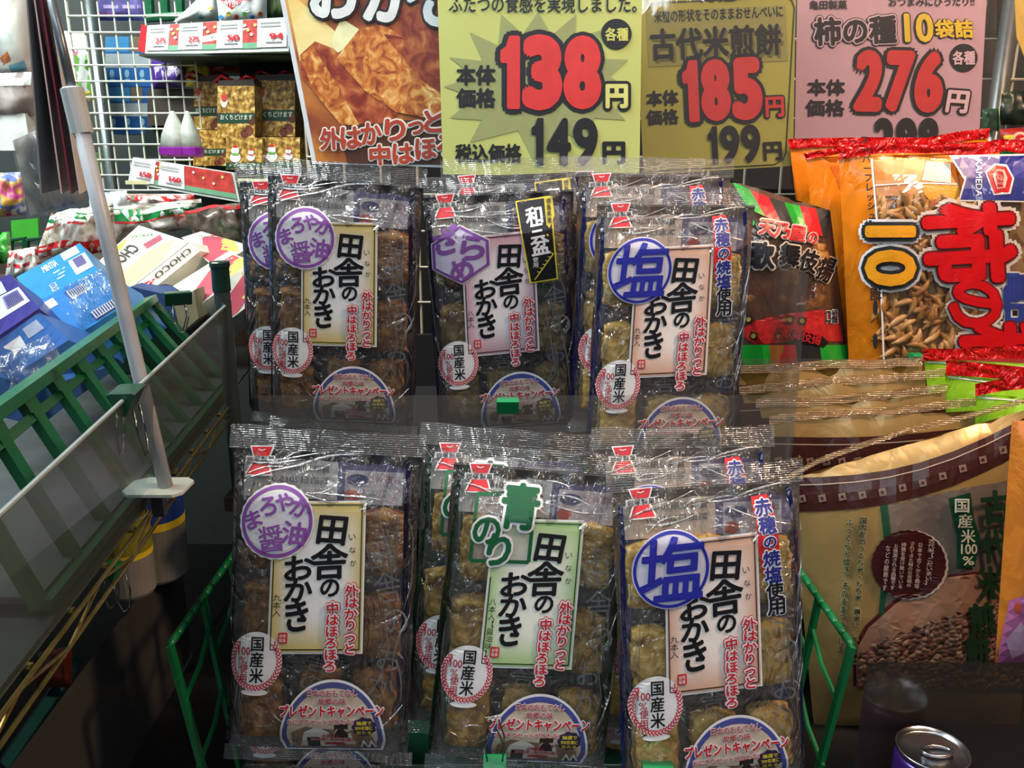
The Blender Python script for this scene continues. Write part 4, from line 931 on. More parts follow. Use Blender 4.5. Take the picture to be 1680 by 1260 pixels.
# ---- dark corner post
ptop = P(353, 440, .80); mb = MB(); pr = empty('shelf_post', (ptop.x, ptop.y, 0.0), 'dark green corner post with a flat cap at the end of the grey plastic sheet', 'post')
mb.lathe([(0.0075, 0.0), (0.0075, ptop.z - 0.02)], (ptop.x + 0.003, ptop.y + 0.004, 0), ink('#4a5658', 0.2, metal=0.6), 18); mb.build('tube', pr)
mb = MB(); mb.lathe([(0.0085, 0), (0.0085, 0.022), (0.0095, 0.023), (0.0095, 0.027), (0.0085, 0.028)], (ptop.x + 0.003, ptop.y + 0.004, ptop.z - 0.022), ink('#0b2a22', 0.3), 18); mb.build('cap', pr)
# ---- binder clips
CLIPG = foil('#0c3a26', 'clip_green', 0.3, 0.05)
def clip(label, px, py, Y, w_=0.026, handles=True, rz=0.0, down=1):
    c = P(px, py, Y); root = empty('binder_clip', c, label, 'clip', 'green binder clips on the plastic sheets'); A = Matrix.Rotation(rz, 3, 'Z')
    mb = MB(); prof = [(-0.008, 0.0), (-0.0015, -0.013 * down), (0.0015, -0.013 * down), (0.008, 0.0), (0.006, 0.0008), (-0.006, 0.0008)]
    vs = [c + A @ Vector((x, y, z)) for x in (-w_ / 2, w_ / 2) for y, z in prof]; k = len(prof)
    mb.add(vs, [tuple(range(k)), tuple(range(k, 2 * k))[::-1]] + [(i, k + i, k + (i + 1) % k, (i + 1) % k) for i in range(k)], CLIPG); mb.build('clip_body', root)
    if handles:
        for s in (-1, 1):
            mb = MB(); L = [(-0.006, -0.011), (-0.0075, -0.026), (-0.003, -0.040), (0.003, -0.040), (0.0075, -0.026), (0.006, -0.011)]
            mb.tube([c + A @ Vector((x, s * (0.0035 + 0.004 * (-z / 0.04)), z * down)) for x, z in L], 0.0007, ink('#9aa0a0', 0.15, metal=1.0), n=6); mb.build('handle', root, smooth=True)
    return root
clip('green binder clip upright near the dark corner post', 291, 480, .86, 0.026, rz=0.5)
def on_sheet(px, py):
    d = ray(px, py); return d.y * (-0.159 / (d.x + 0.144 * d.y))
clip('green binder clip with hanging wire handles, halfway along the grey plastic sheet', 207, 640, on_sheet(207, 640), 0.024, rz=1.714)
# ---- white pole of a pop stand
PW = ink('#a8acb4', 0.4); b0 = P(272, 798, .535); t1 = P(127, 185, .538); t2 = P(78, -30, .541)
ps_ = empty('display_stand', (b0.x, b0.y, b0.z - 0.002), 'white plastic pole on a small rounded base, standing at the grey plastic sheet', 'stand')
mb = MB(); up = (t1 - b0).normalized()
mb.tube([b0 + (t1 - b0) * t for t in (0, .33, .66, 1)], 0.0047, PW, n=12); mb.build('pole', ps_, smooth=True)
mb = MB(); mb.tube([t1 - up * 0.012, t1 + up * 0.014, t1 + up * 0.015], [0.0066, 0.0066, 0.005], ink('#b5b9bc', 0.4), n=12); mb.build('collar', ps_)
mb = MB(); mb.tube([t1, t2], 0.0028, ink('#6a7078', 0.3, metal=0.5), n=10); mb.build('upper_rod', ps_, smooth=True)
mb = MB(); pts = [(-.026, -.008), (-.020, -.015), (.010, -.015), (.015, -.010), (.015, .011), (.009, .017), (-.018, .017), (-.026, .011)]; nb = len(pts)
vs = [b0 + Vector((x, y, z)) for z in (-0.002, 0.0) for x, y in pts]; mb.add(vs, [tuple(range(nb))[::-1], tuple(range(nb, 2 * nb))] + [(i, (i + 1) % nb, nb + (i + 1) % nb, nb + i) for i in range(nb)], ink('#c4cac8', 0.35)); mb.build('base_plate', ps_)
mb = MB(); mb.box((b0.x - .010, b0.y - .003, 1.264), (b0.x - .002, b0.y + .003, b0.z - .002), ink('#22262a', 0.4)); mb.build('foot', ps_)
# ---- cards seen edge-on and the pouch hanging by the pole
def strip(name, label, pts, Ys, m, cat='card', group='cards hanging edge on at the pole'):
    mb = MB(); f = [P(x, y, d) for (x, y), d in zip(pts, Ys)]; n = Vector((0.0008, 0.0003, 0)); mb.hexa(f + [p + n for p in f], m); return tag(mb.build(name), label, cat, group)
for nm, l, xs, m in (('hanging_card', 'dark grey edge of a hanging card, leftmost by the white pole', ((40, 50), (66, 104)), ink('#8a8e92')), ('hanging_card', 'pale pinkish card seen edge on beside the dark one', ((50, 60), (100, 118)), ink('#d8c8c8')), ('hanging_card', 'maroon card seen edge on in the middle of the hanging cards', ((60, 72), (116, 134)), ink('#8a2c44')), ('hanging_card', 'whitish card edge nearest the white pole', ((73, 84), (130, 148)), ink('#d0cccc'))):
    (a, b), (c, d) = xs; mid = lambda p, q, t: p + (q - p) * t
    strip(nm, l, [(c, 318), (d, 308), (b, -40), (a, -40)], (.60, .66, .64, .58), m)
S = Bulge((16, 225), (80, 196), (150, 335), (46, 362), 0.70, 0.008, wr=0.004, seed=51)
pch = empty('clear_pouch', P(98, 350, .70), 'clear plastic pouch of dark mixed leaflets hanging left of the white pole', 'pouch')
mb = MB(); mb.grid(lambda u, v: S.at(u * .9 + .05, .95 - .9 * v, -0.004), 10, 12, speckle('pouch_contents', ['#26282a', '#55585a', '#8a8478', '#b0aca4', '#6a5a3a'], 22, 0.4)); mb.build('leaflet', pch, smooth=True)
mb = MB(); mb.grid(lambda u, v: S.at(u, 1 - v, 0.002), 14, 16, film('pouch_film', haze=0.10, hazecol='#c0c4c4', refl=1.2, scale=12, strength=0.8)); mb.build('pouch_film', pch, smooth=True)
# ---- green slatted crate on the wire shelf, tipped toward the aisle
CG = foil('#0d5a36', 'crate_green', 0.35, 0.08); CGD = foil('#0a4028', 'crate_dark', 0.4, 0.08)
cr = empty('green_crate', (-0.42, .62, 1.267), 'dark green slatted plastic crate holding the blue boxes on the left shelf', 'crate')
RA, RB = P(-90, 735, .40), P(246, 492, .86); BA = Vector((LX(.40) - .012, .40, 1.272)); BBp = Vector((LX(.86) - .012, .86, 1.272))
lerp = lambda a, b, t: a + (b - a) * t
mb = MB(); mb.bar(RA, RB, 0.016, 0.007, CG, side=(1, 0, 0.3)); mb.build('rim', cr)
mb = MB(); o_ = (BA - RA) * 0.17; mb.bar(RA + o_, RB + o_, 0.006, 0.004, CG, side=(1, 0, -1)); mb.build('rim_lip', cr)
N_ = 9
for i in range(N_ + 1):
    t = i / N_; a, b = lerp(RA, RB, t), lerp(BA, BBp, t); mb = MB(); k = a + (b - a) * 0.14
    mb.bar(a, k, 0.013, 0.006, CG, side=(0, 1, 0)); mb.bar(k, b, 0.009, 0.006, CG, side=(0, 1, 0)); mb.build('rib', cr)
mb = MB(); mb.bar(BA, BBp, 0.012, 0.006, CGD); mb.build('bottom_rail', cr)
mb = MB(); back = [RB, BBp, BBp + Vector((-.30, 0.03, 0)), RB + Vector((-.27, 0.03, 0))]; mb.hexa(back + [p + Vector((0, .004, 0)) for p in back], CGD); mb.build('end_wall', cr)
mb = MB(); fl_ = [BA, BBp, BBp + Vector((-.30, .03, 0)), BA + Vector((-.30, .0, 0))]; mb.hexa([p + Vector((0, 0, .001)) for p in fl_] + [p + Vector((0, 0, .005)) for p in fl_], ink('#3a4042', 0.5)); mb.build('crate_floor', cr)
# ---- boxes in the crate
LB, MB_, PB = ink('#2a7fbf', 0.35), ink('#2c5a9e', 0.35), ink('#33307e', 0.35)
GB = 'blue sweet boxes in the green crate'; INKW = ink('#b8c4d4', 0.4); BAR = ink('#7a78b0', 0.4)
def mint(mb, S):
    text(mb, S, 'MINTIA', (34, 10, 56, 30), INKW, 1, 0.05); rect(mb, S, 66, 2, 92, 26, 1, INKW); rect(mb, S, 70, 32, 98, 80, 1, INKW); rect(mb, S, 76, 36, 92, 62, 2, BAR)
    for i in range(9): rect(mb, S, 77 + i * 1.7, 37, 77.7 + i * 1.7, 61, 3, ink('#2c2a5a'))
    text(mb, S, 'COLD', (30, 68, 40, 92), INKW, 1, 0.03, turn=1)
    for i in range(3): rect(mb, S, 44, 42 + i * 10, 62 - i * 3, 45 + i * 10, 1, INKW)
def mint2(mb, S):
    rect(mb, S, 6, 8, 24, 26, 1, INKW); rect(mb, S, 40, 10, 70, 34, 1, PB); rect(mb, S, 42, 12, 68, 32, 2, INKW)
    for i in range(8): rect(mb, S, 44 + i * 3, 14, 45.6 + i * 3, 30, 3, ink('#2c2a5a'))
    rect(mb, S, 24, 52, 50, 74, 1, INKW); rect(mb, S, 48, 74, 92, 96, 1, PB); rect(mb, S, 50, 76, 90, 94, 2, INKW)
    for i in range(9): rect(mb, S, 52 + i * 4.2, 78, 54.2 + i * 4.2, 92, 3, ink('#2c2a5a'))
def mintp(mb, S):
    rect(mb, S, 34, 8, 74, 34, 1, INKW); rect(mb, S, 40, 36, 96, 76, 1, INKW); rect(mb, S, 62, 40, 90, 66, 2, BAR); text(mb, S, '(タブレット)', (4, 78, 40, 96), INKW, 1, 0.02)
    for i in range(9): rect(mb, S, 64 + i * 2.7, 42, 65.4 + i * 2.7, 64, 3, ink('#2c2a5a'))
carton('sweet_box', 'light blue box with white labels and a barcode, upper one in the crate', 'box', GB, (27, 455), (131, 399), (162, 446), (56, 503), (.80, .88, .84, .76), (0.03, 0.05, -0.06), LB, mint)
carton('sweet_box', 'blue box with two barcode labels, below the light blue one in the crate', 'box', GB, (54, 500), (164, 442), (206, 500), (112, 560), (.745, .825, .79, .71), (0.02, 0.04, -0.03), ink('#2b6fb4', 0.35), mint2)
carton('sweet_box', 'dark purple blue box with barcode at the left edge of the photo', 'box', GB, (-60, 478), (16, 450), (64, 506), (-60, 590), (.66, .735, .69, .60), (0.02, 0.05, -0.05), PB, mintp)
carton('sweet_box', 'film-wrapped dark blue box at the bottom of the crate by the rim', 'box', GB, (-60, 600), (64, 512), (112, 558), (-60, 668), (.56, .69, .67, .55), (0.02, 0.05, -0.03), MB_, lambda mb, S: (rect(mb, S, 40, 20, 64, 52, 1, INKW), rect(mb, S, 70, 10, 90, 40, 1, ink('#8494b4')), rect(mb, S, 10, 50, 34, 90, 1, ink('#6a80a8'))))
WR = film('shrink_wrap', haze=0.10, hazecol='#c4ccd8', refl=1.6, scale=30, strength=1.0, rough=0.12, base=0.05)
for l, q, Y in (('crumpled clear wrap over the blue boxes beside the white pole', ((104, 470), (186, 432), (208, 506), (130, 540)), .735), ('crumpled clear wrap over the dark blue box at the left edge', ((-60, 612), (80, 548), (108, 600), (-60, 690)), .60)):
    S = Bulge(*q, Y, 0.012, wr=0.012, seed=q[0][0]); mb = MB(); mb.grid(lambda u, v: S.at(u, 1 - v), 20, 20, WR); tag(mb.build('plastic_wrap', smooth=True), l, 'wrap')
# ---- white chocolate cartons
CW = ink('#d8d6c8', 0.4); GC = 'white chocolate cartons behind the crate'
def choc(mb, S):
    text(mb, S, 'CHOCO', (6, 20, 62, 44), ink('#3a3a34'), 2, 0.03, flip=False, rot=180); poly(mb, S, [(4, 54), (70, 62), (96, 76), (60, 96), (2, 96)], 1, ink('#d9d088')); poly(mb, S, [(40, 2), (70, 6), (50, 14), (36, 12)], 1, ink('#c8b43a')); poly(mb, S, [(70, 40), (96, 48), (90, 60), (66, 54)], 1, ink('#9a4a5a'))
    for i in range(6): disc(mb, S, 76 + i * 3, 10 + i * 5, 2, 3, 2, ink('#6aa0b8' if i % 2 else '#c8c06a'), 8)
def choc2(mb, S):
    text(mb, S, 'CHOCO', (36, 24, 92, 66), ink('#3a3a34'), 2, 0.03, rot=180); poly(mb, S, [(4, 50), (20, 24), (36, 50), (20, 76)], 1, RED); text(mb, S, 'alfort', (10, 42, 30, 58), WHT, 3, 0.03)
def choc3(mb, S):
    poly(mb, S, [(2, 60), (60, 20), (98, 24), (98, 50), (40, 96), (2, 96)], 1, ink('#b04a58')); poly(mb, S, [(50, 70), (98, 40), (98, 70), (70, 98)], 1, ink('#d0c45a'))
    for i in range(7): disc(mb, S, 60 + i * 5, 12 + i * 4, 2, 3, 2, ink('#6aa0b8' if i % 2 else '#c8c06a'), 8)
carton('chocolate_carton', 'white carton with handle hole lying tilted left of the white pole', 'carton', GC, (150, 440), (228, 370), (310, 397), (208, 478), (1.02, 1.10, 1.04, .96), (0.0, 0.06, -0.02), CW, choc)
carton('chocolate_carton', 'white carton end with red logo and upside down lettering facing out', 'carton', GC, (210, 478), (312, 398), (328, 412), (224, 496), (.945, 1.025, 1.02, .94), (0.01, 0.05, -0.01), CW, choc2)
carton('chocolate_carton', 'white carton with colourful dots, rightmost behind the dark corner post', 'carton', GC, (298, 390), (330, 380), (412, 404), (352, 440), (1.08, 1.12, 1.06, 1.0), (0, 0.06, -0.02), CW, choc3)
carton('chocolate_carton', 'white carton with red band lying below the others beside the green clip', 'carton', GC, (284, 470), (372, 414), (420, 430), (330, 500), (.93, 1.0, .97, .90), (0, 0.05, -0.03), CW, choc3)
carton('chocolate_carton', 'white carton showing yellow and red print just right of the dark post', 'carton', GC, (350, 474), (424, 420), (440, 478), (356, 540), (.90, .96, .93, .87), (0, 0.04, -0.02), ink('#c8c8bc', 0.4), choc3)
carton('card_tray', 'cream cardboard flap behind the upright green clip', 'tray', None, (286, 500), (318, 476), (326, 522), (296, 548), .885, (0, 0.03, 0), ink('#a89c7c', 0.6))
carton('card_tray', 'dark blue carton standing inside the crate below the white cartons', 'tray', None, (214, 470), (284, 486), (296, 560), (226, 560), .93, (0, 0.05, 0), ink('#28406e', 0.5))
# ---- christmas sweet bags
GX = 'christmas sweet bags heaped at the back of the left shelf'
def xmas(label, q, Y, seed, base, bands, B=0.03):
    S = Bulge(*q, Y, B, wr=0.012, seed=seed, maxlen=14); root = empty('sweet_bag', P((q[2][0] + q[3][0]) / 2, (q[2][1] + q[3][1]) / 2, Y), label, 'sweet bag', GX)
    mb = MB(); mb.grid(lambda u, v: S.at(u, 1 - v), 18, 18, base); mb.grid(lambda u, v: S.at(u, 1 - v, -.001, -.6), 18, 18, base, flip=True); mb.build('bag_body', root, smooth=True)
    mb = MB()
    for (v0, v1, m) in bands:
        for i in range(10):
            u0, u1 = i / 10, (i + 1) / 10; w = lambda u: 0.05 * math.sin(u * 9 + seed)
            poly(mb, S, [S.px(u0, v0 + w(u0)), S.px(u1, v0 + w(u1)), S.px(u1, v1 + w(u1)), S.px(u0, v1 + w(u0))], 1, m)
    mb.build('bag_print', root); return S
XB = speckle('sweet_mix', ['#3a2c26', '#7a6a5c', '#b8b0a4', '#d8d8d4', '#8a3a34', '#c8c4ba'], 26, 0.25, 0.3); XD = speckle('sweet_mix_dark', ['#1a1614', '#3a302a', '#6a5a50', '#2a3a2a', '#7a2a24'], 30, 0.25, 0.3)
XG, XR, XW = ink('#16703a', 0.3), ink('#b8242a', 0.3), ink('#d8dcd8', 0.3)
xmas('bag with white, green and red wavy stripes left of the white pole', ((84, 350), (186, 332), (190, 412), (56, 424)), 1.14, 2.0, XB, ((.02, .28, XW), (.10, .22, XG), (.3, .34, XR), (.70, .98, XR)))
xmas('green striped bag right of the white pole at the back', ((178, 340), (330, 326), (336, 372), (190, 392)), 1.20, 5.0, XB, ((.10, .5, XG), (.5, .56, XR)))
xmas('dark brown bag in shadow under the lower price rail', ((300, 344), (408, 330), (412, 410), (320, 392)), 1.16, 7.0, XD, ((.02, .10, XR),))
xmas('white and pale blue bag at the back against the wire grid', ((146, 318), (208, 312), (214, 405), (150, 410)), 1.32, 9.0, ink('#c4d4d8', 0.3, var=.15, scale=30), ((.5, .6, XW),))
xmas('bag with red print on top of the heap under the price rail', ((206, 318), (318, 318), (324, 346), (206, 346)), 1.34, 3.0, XB, ((.1, .45, XR), (.6, .7, XW)))
xmas('white and red striped bag at the left edge behind the purple box', ((14, 412), (60, 404), (70, 452), (8, 458)), 1.06, 4.0, XW, ((.1, .3, XR), (.5, .62, XR)), 0.02)
xmas('bright green bag at the left edge of the photo under the clear pouch', ((-40, 386), (16, 380), (20, 432), (-40, 436)), 1.08, 6.0, ink('#3aa83a', 0.3), ((.4, .6, XW),), 0.02)
xmas('purple and rainbow sweet bag at the left edge beside the clear pouch', ((-40, 285), (38, 282), (44, 352), (-40, 360)), 1.25, 8.0, speckle('rainbow_sweets', ['#6a2a9a', '#c84a8a', '#d8b83a', '#3a6ac8', '#b0a0d0'], 40, 0.35), ((.8, .95, XW),), 0.02)
mb = MB(); block(mb, (18, 362), (62, 358), (64, 394), (20, 398), 1.2, (0, .004, 0), ink('#3aa02c', 0.5)); tag(mb.build('green_card'), 'plain bright green card left of the striped sweet bags', 'card')
hc = empty('green_crate', P(50, 418, 1.14), 'dark green crate handles behind the red striped bag at left', 'crate')
for x in (18, 44):
    mb = MB(); mb.tube([P(x, 420, 1.15), P(x + 1, 394, 1.15), P(x + 22, 391, 1.15), P(x + 23, 418, 1.15)], 0.004, CGD, n=6); mb.build('handle', hc)
# ---- white wire grid, and what hangs or stands behind it
WIRE = ink('#c8ccbc', 0.35); Yg = 1.62
gd = empty('wire_grid', P(225, 312, Yg), 'white wire grid panel behind the white pole', 'grid'); a, b = P(128, 160, Yg), P(326, 160, Yg); zt, zb = P(200, -40, Yg).z, P(200, 312, Yg).z; n_ = 8
for i in range(n_ + 1):
    x = a.x + (b.x - a.x) * i / n_; mb = MB(); mb.tube([Vector((x, Yg, zb)), Vector((x, Yg, zt))], 0.0017 if i else 0.003, WIRE, n=6); mb.build('wire', gd)
st = (b.x - a.x) / n_; k = int((zt - zb) / st)
for j in range(k + 1):
    mb = MB(); z = zb + j * st; mb.tube([Vector((a.x, Yg - .003, z)), Vector((b.x, Yg - .003, z))], 0.0017, WIRE, n=6); mb.build('wire', gd)
def plainbox(name, label, cat, q, Y, m, prints=None, group=None, d=.08): return carton(name, label, cat, group, q[0], q[1], q[2], q[3], Y, (0, d, 0), m, prints)
rq4 = lambda x0, y0, x1, y1: ((x0, y0), (x1, y0), (x1, y1), (x0, y1))
def bluep(mb, S):
    rect(mb, S, 0, 34, 100, 62, 1, ink('#9aa6a8', 0.4)); rect(mb, S, 52, 0, 78, 30, 1, ink('#6a6048')); rect(mb, S, 0, 0, 50, 30, 1, ink('#3a86b8', 0.4))
    for x in (8, 40, 72): disc(mb, S, x + 6, 74, 5, 8, 1, ink('#8ab4d0')); rect(mb, S, x + 2, 84, x + 12, 90, 1, ink('#8ab4d0'))
plainbox('tissue_box', 'upper blue box with a grey band behind the wire grid', 'box', rq4(173, 60, 250, 142), 1.78, ink('#1f5c9c', 0.4), bluep, 'blue boxes behind the wire grid')
plainbox('tissue_box', 'lower blue box with a grey band behind the wire grid', 'box', rq4(176, 143, 250, 220), 1.78, ink('#1b4f8c', 0.4), bluep, 'blue boxes behind the wire grid')
plainbox('brown_box', 'dark brown box right of the lower blue box behind the wire grid', 'box', rq4(242, 146, 318, 206), 1.74, ink('#3a2f28', 0.5))
plainbox('dark_crate', 'black green crate under the brown box behind the wire grid', 'crate', rq4(238, 208, 330, 256), 1.76, ink('#14241e', 0.5))
mb = MB(); p0 = P(183, 300, 1.70); mb.tube([Vector((p0.x, 1.70, 0.0)), Vector((p0.x, 1.70, 2.2))], 0.013, ink('#6a7474', 0.25, metal=0.7), n=14)
tag(mb.build('steel_post', smooth=True), 'round grey steel post behind the wire grid', 'post')
def bag(name, label, q, Y, m, B=0.02, prints=None, seed=0, group=None, cat='sweet bag'):
    S = Bulge(*q, Y, B, wr=0.006, seed=seed, maxlen=14); root = empty(name, P((q[2][0] + q[3][0]) / 2, (q[2][1] + q[3][1]) / 2, Y), label, cat, group)
    mb = MB(); mb.grid(lambda u, v: S.at(u, 1 - v), 12, 12, m); mb.grid(lambda u, v: S.at(u, 1 - v, -.001, -.6), 12, 12, m, flip=True); mb.build('bag_body', root, smooth=True)
    if prints: mb = MB(); prints(mb, S); mb.build('bag_print', root)
    return root
def leafp(mb, S):
    for i in range(3):
        for j in range(2): poly(mb, S, [(104 + i * 18 + j * 4, 88 + j * 34), (112 + i * 18 + j * 4, 96 + j * 34), (110 + i * 18 + j * 4, 118 + j * 34), (102 + i * 18 + j * 4, 110 + j * 34)], 1, ink('#5a9a3a'))
    poly(mb, S, [(118, 78), (128, 78), (126, 92), (116, 90)], 1, ink('#b84a6a')); poly(mb, S, [(110, 150), (165, 150), (162, 164), (112, 164)], 1, ink('#c8b83a'))
bag('hanging_bag', 'white bag with green leaf print hanging behind the left side of the grid', ((92, 50), (166, 54), (168, 166), (100, 166)), 1.72, ink('#c8ccc6', 0.35, var=.15, scale=20), 0.015, leafp, 3)
bag('hanging_bag', 'violet packets at the top of the photo behind the wire grid', ((136, -40), (242, -40), (242, 34), (138, 34)), 1.80, ink('#6a64a8', 0.3, var=.25, scale=18), 0.02, lambda mb, S: (rect(mb, S, 145, 8, 238, 14, 1, ink('#b8a8d8')), rect(mb, S, 150, 20, 200, 26, 1, ink('#8a5a9a'))), 5)
bag('hanging_bag', 'green shadowed leaf bag low behind the wire grid left of the post', ((150, 250), (178, 250), (182, 310), (156, 312)), 1.72, ink('#4a6a3a', 0.4, var=.3, scale=20), 0.01, None, 8)
gc2 = empty('green_crate', P(280, 40, 1.7), 'dark green crate standing at the top of the photo left of the gift shelves', 'crate')
for x in (242, 268, 292): mb = MB(); mb.tube([P(x, -40, 1.7), P(x + 3, 20, 1.7), P(x + 5, 34, 1.7)], 0.010, CG, n=8); mb.build('rib', gc2)
mb = MB(); mb.tube([P(238, 30, 1.69), P(330, 24, 1.69)], 0.008, CG, n=8); mb.build('rim', gc2)
GP = 'sweet bags on the shelf above the gift boxes'
bag('sweet_bag', 'purple and white sweet bag left of the yellow one under the upper price rail', rq4(248, 96, 306, 144), 1.72, ink('#4a2c84', 0.3), .02, lambda mb, S: (poly(mb, S, [(252, 110), (280, 104), (300, 116), (280, 134), (256, 128)], 1, ink('#c8bcd8')), poly(mb, S, [(270, 96), (304, 98), (300, 108), (276, 104)], 1, ink('#b8486a'))), 1, GP)
bag('sweet_bag', 'yellow sweet bag between the purple and red ones', rq4(304, 96, 348, 142), 1.72, ink('#c8bc3a', 0.3, var=.15, scale=20), .02, lambda mb, S: disc(mb, S, 322, 126, 12, 8, 1, ink('#7a9a3a')), 2, GP)
bag('sweet_bag', 'red and white sweet bag right of the yellow one', rq4(346, 92, 392, 120), 1.72, ink('#b83844', 0.3), .02, lambda mb, S: disc(mb, S, 366, 104, 14, 7, 1, ink('#d8c4c4')), 3, GP)
# ---- gift shelves with price rails
RW = ink('#c4ccc4', 0.4); RR = ink('#b8403a', 0.4, var=.2, scale=90); RG = ink('#6a9a7a', 0.4)
def rail(label, q, Y4, tags):
    root, S = carton('price_rail', label, 'price rail', 'price rails on the gift shelves', *q, Y4, (0, .012, 0), RW)
    for i, (x0, x1, val) in enumerate(tags):
        mb = MB()
        if val: rect(mb, S, x0, 4, x1, 88, 4, ink('#d4d8d6', 0.4)); text(mb, S, val, (x0 + (x1 - x0) * .45, 48, x1 - (x1 - x0) * .12, 66), RED, 7, 0.05); [rect(mb, S, x0 + 2, y, x0 + (x1 - x0) * .8, y + 3, 6, ink('#9a9a9a')) for y in (14, 24)]; rect(mb, S, x0 + (x1 - x0) * .3, 72, x1 - 3, 76, 6, ink('#8a8a8a')); mb.build('price_tag', root)
        else:
            rect(mb, S, x0, 2, x1, 72, 3, RR); rect(mb, S, x0, 72, x1, 90, 3, RG)
            for k_ in range(4): disc(mb, S, x0 + (x1 - x0) * (.2 + .2 * k_), 20 + 14 * (k_ % 3), 1.2, 5, 5, ink('#d8c86a' if k_ % 2 else '#d8d4cc'), 8)
            mb.build('holiday_strip', root)
rail('upper white price rail with four price tags and red holiday strips', ((242, 42), (474, 28), (474, 84), (238, 90)), (1.56, 1.50, 1.50, 1.55), ((1, 17, '275'), (17, 25, ''), (24, 41, '275'), (40, 52, ''), (51, 69, '50'), (68, 80, ''), (79, 99, '94')))
rail('lower price rail with two price tags, sloping down in front of the gift boxes', ((218, 258), (384, 284), (394, 332), (210, 300)), (1.44, 1.40, 1.40, 1.44), ((1, 24, '158'), (24, 30, ''), (28, 52, '160'), (52, 98, '')))
mb = MB(); block(mb, (232, 40), (242, 42), (238, 88), (226, 82), 1.56, (0, .004, 0), RED); tag(mb.build('holiday_card'), 'small red card with green bottom left of the upper price rail', 'card')
mb = MB(); za = P(300, 90, 1.55).z; mb.box((P(240, 90, 1.56).x, 1.53, za - .004), (P(478, 88, 1.5).x + .1, 1.90, za), ink('#2a3a30', 0.5)); tag(mb.build('gift_shelf'), 'dark green shelf board behind the upper price rail', 'shelf')
mb = MB(); zb_ = P(300, 296, 1.44).z; mb.box((P(214, 296, 1.45).x, 1.43, zb_ - .006), (P(510, 290, 1.4).x, 1.90, zb_), ink('#c8c49a', 0.5)); tag(mb.build('gift_shelf'), 'cream shelf board under the gold gift boxes', 'shelf')
mb = MB(); block(mb, (392, 88), (500, 84), (500, 150), (394, 130), 1.66, (0, .01, 0), ink('#12321f', 0.6)); tag(mb.build('back_board'), 'dark green board behind the gift boxes right', 'board')
GOLDP = speckle('gold_wrap', ['#3a2410', '#6e4c1c', '#9a7430', '#c4a25a', '#e0cc94'], 120, 0.35, 0.1, detail=4); GBX = 'gold gift boxes with red ribbons'
def gift(label, x0, y0, x1, y1, Y, kind):
    z = GOLDP; root = empty('gift_box', P((x0 + x1) / 2, y1, Y), label, 'gift box', GBX)
    mb = MB(); S = block(mb, (x0, y0), (x1, y0), (x1, y1), (x0, y1), Y, (0, .10, 0), z); mb.build('box_body', root)
    mb = MB(); g0 = 52 if kind != 'snow' else 78; rect(mb, S, 0, g0, 100, g0 + 20, 1, ink('#173a26', 0.4)); text(mb, S, 'おくちどけます' if kind != 'snow' else 'メリークリスマス', (8, g0 + 3, 94, g0 + 13), ink('#c8c8b8'), 2, 0.02)
    if kind == 'snow':
        for x, k_ in ((26, 1.0), (70, .72)): disc(mb, S, x, 62, 15 * k_, 15 * k_, 2, WHT, 16); disc(mb, S, x, 62 - 22 * k_, 11 * k_, 12 * k_, 3, WHT, 16); rect(mb, S, x - 9 * k_, 60 - 12 * k_, x + 9 * k_, 60 - 6 * k_, 4, ink('#5aa03a' if k_ == 1 else '#c83a6a')); rect(mb, S, x - 6 * k_, 62 - 38 * k_, x + 6 * k_, 62 - 31 * k_, 4, RED)
    else:
        TR = speckle('truffle_print', ['#3a1810', '#5e2c1c', '#7a4028'], 60, 0.4)
        for x, y, r in ((84, 86, 12), (72, 92, 10), (92, 68, 9)): disc(mb, S, x, y, r, r * .8, 2, TR, 14)
        disc(mb, S, 18, 28, 10, 14, 2, ink('#c8beb0'), 12); disc(mb, S, 18, 22, 8, 8, 3, ink('#b8382e'), 12)
    mb.build('box_print', root)
    if kind == 'top':
        mb = MB(); c = P((x0 + x1) / 2, y0 - 4, Y + .03)
        for s in (-1, 1): mb.tube([c, c + Vector((s * .022, -.01, .012)), c + Vector((s * .038, 0, .004)), c + Vector((s * .02, .008, -.001)), c], 0.0035, ink('#b8161c', 0.3), n=6)
        mb.build('ribbon', root, smooth=True)
        mb = MB(); block(mb, (x0 + 2, y0 - 9), (x1 - 2, y0 - 11), (x1, y0), (x0, y0), Y + .005, (0, .08, 0), ink('#241810', 0.5)); mb.build('lid', root)
gift('gold gift box at upper left with red ribbon, behind the middle one', 318, 134, 362, 212, 1.62, 'top')
gift('gold gift box with red ribbon in the upper middle', 357, 141, 418, 226, 1.55, 'top')
gift('gold gift box with red ribbon at upper right', 418, 132, 484, 224, 1.60, 'top')
gift('gold gift box at lower left of the pile beside the cone bag', 317, 213, 372, 272, 1.58, 'truffle')
gift('gold gift box with two snowmen in the lower middle', 371, 226, 430, 278, 1.545, 'snow')
gift('gold gift box with two snowmen at lower right, beside the poster', 430, 225, 492, 276, 1.56, 'snow')
# ---- cone bags with purple bands
for l, x, w_ in (('clear cone bag with purple band, left one beside the gift boxes', 290, 24), ('clear cone bag with purple band, right one beside the gift boxes', 314, 19)):
    c = P(x, 258, 1.50); root = empty('cone_bag', c, l, 'sweet bag', 'clear cone bags with purple bands'); h = P(x, 182, 1.5).z - c.z; r = w_ / F * 1.5
    mb = MB(); mb.lathe([(r, h * .2), (r * .8, h * .5), (r * .35, h * .85), (r * .12, h)], c, ink('#b8beb4', 0.3, var=.2, scale=40), 14); mb.build('cone', root, smooth=True)
    mb = MB(); mb.lathe([(r * .9, 0), (r * 1.08, h * .06), (r * 1.08, h * .2), (r * 1.0, h * .22)], c, ink('#7a1c8a', 0.35), 14); mb.build('band', root)
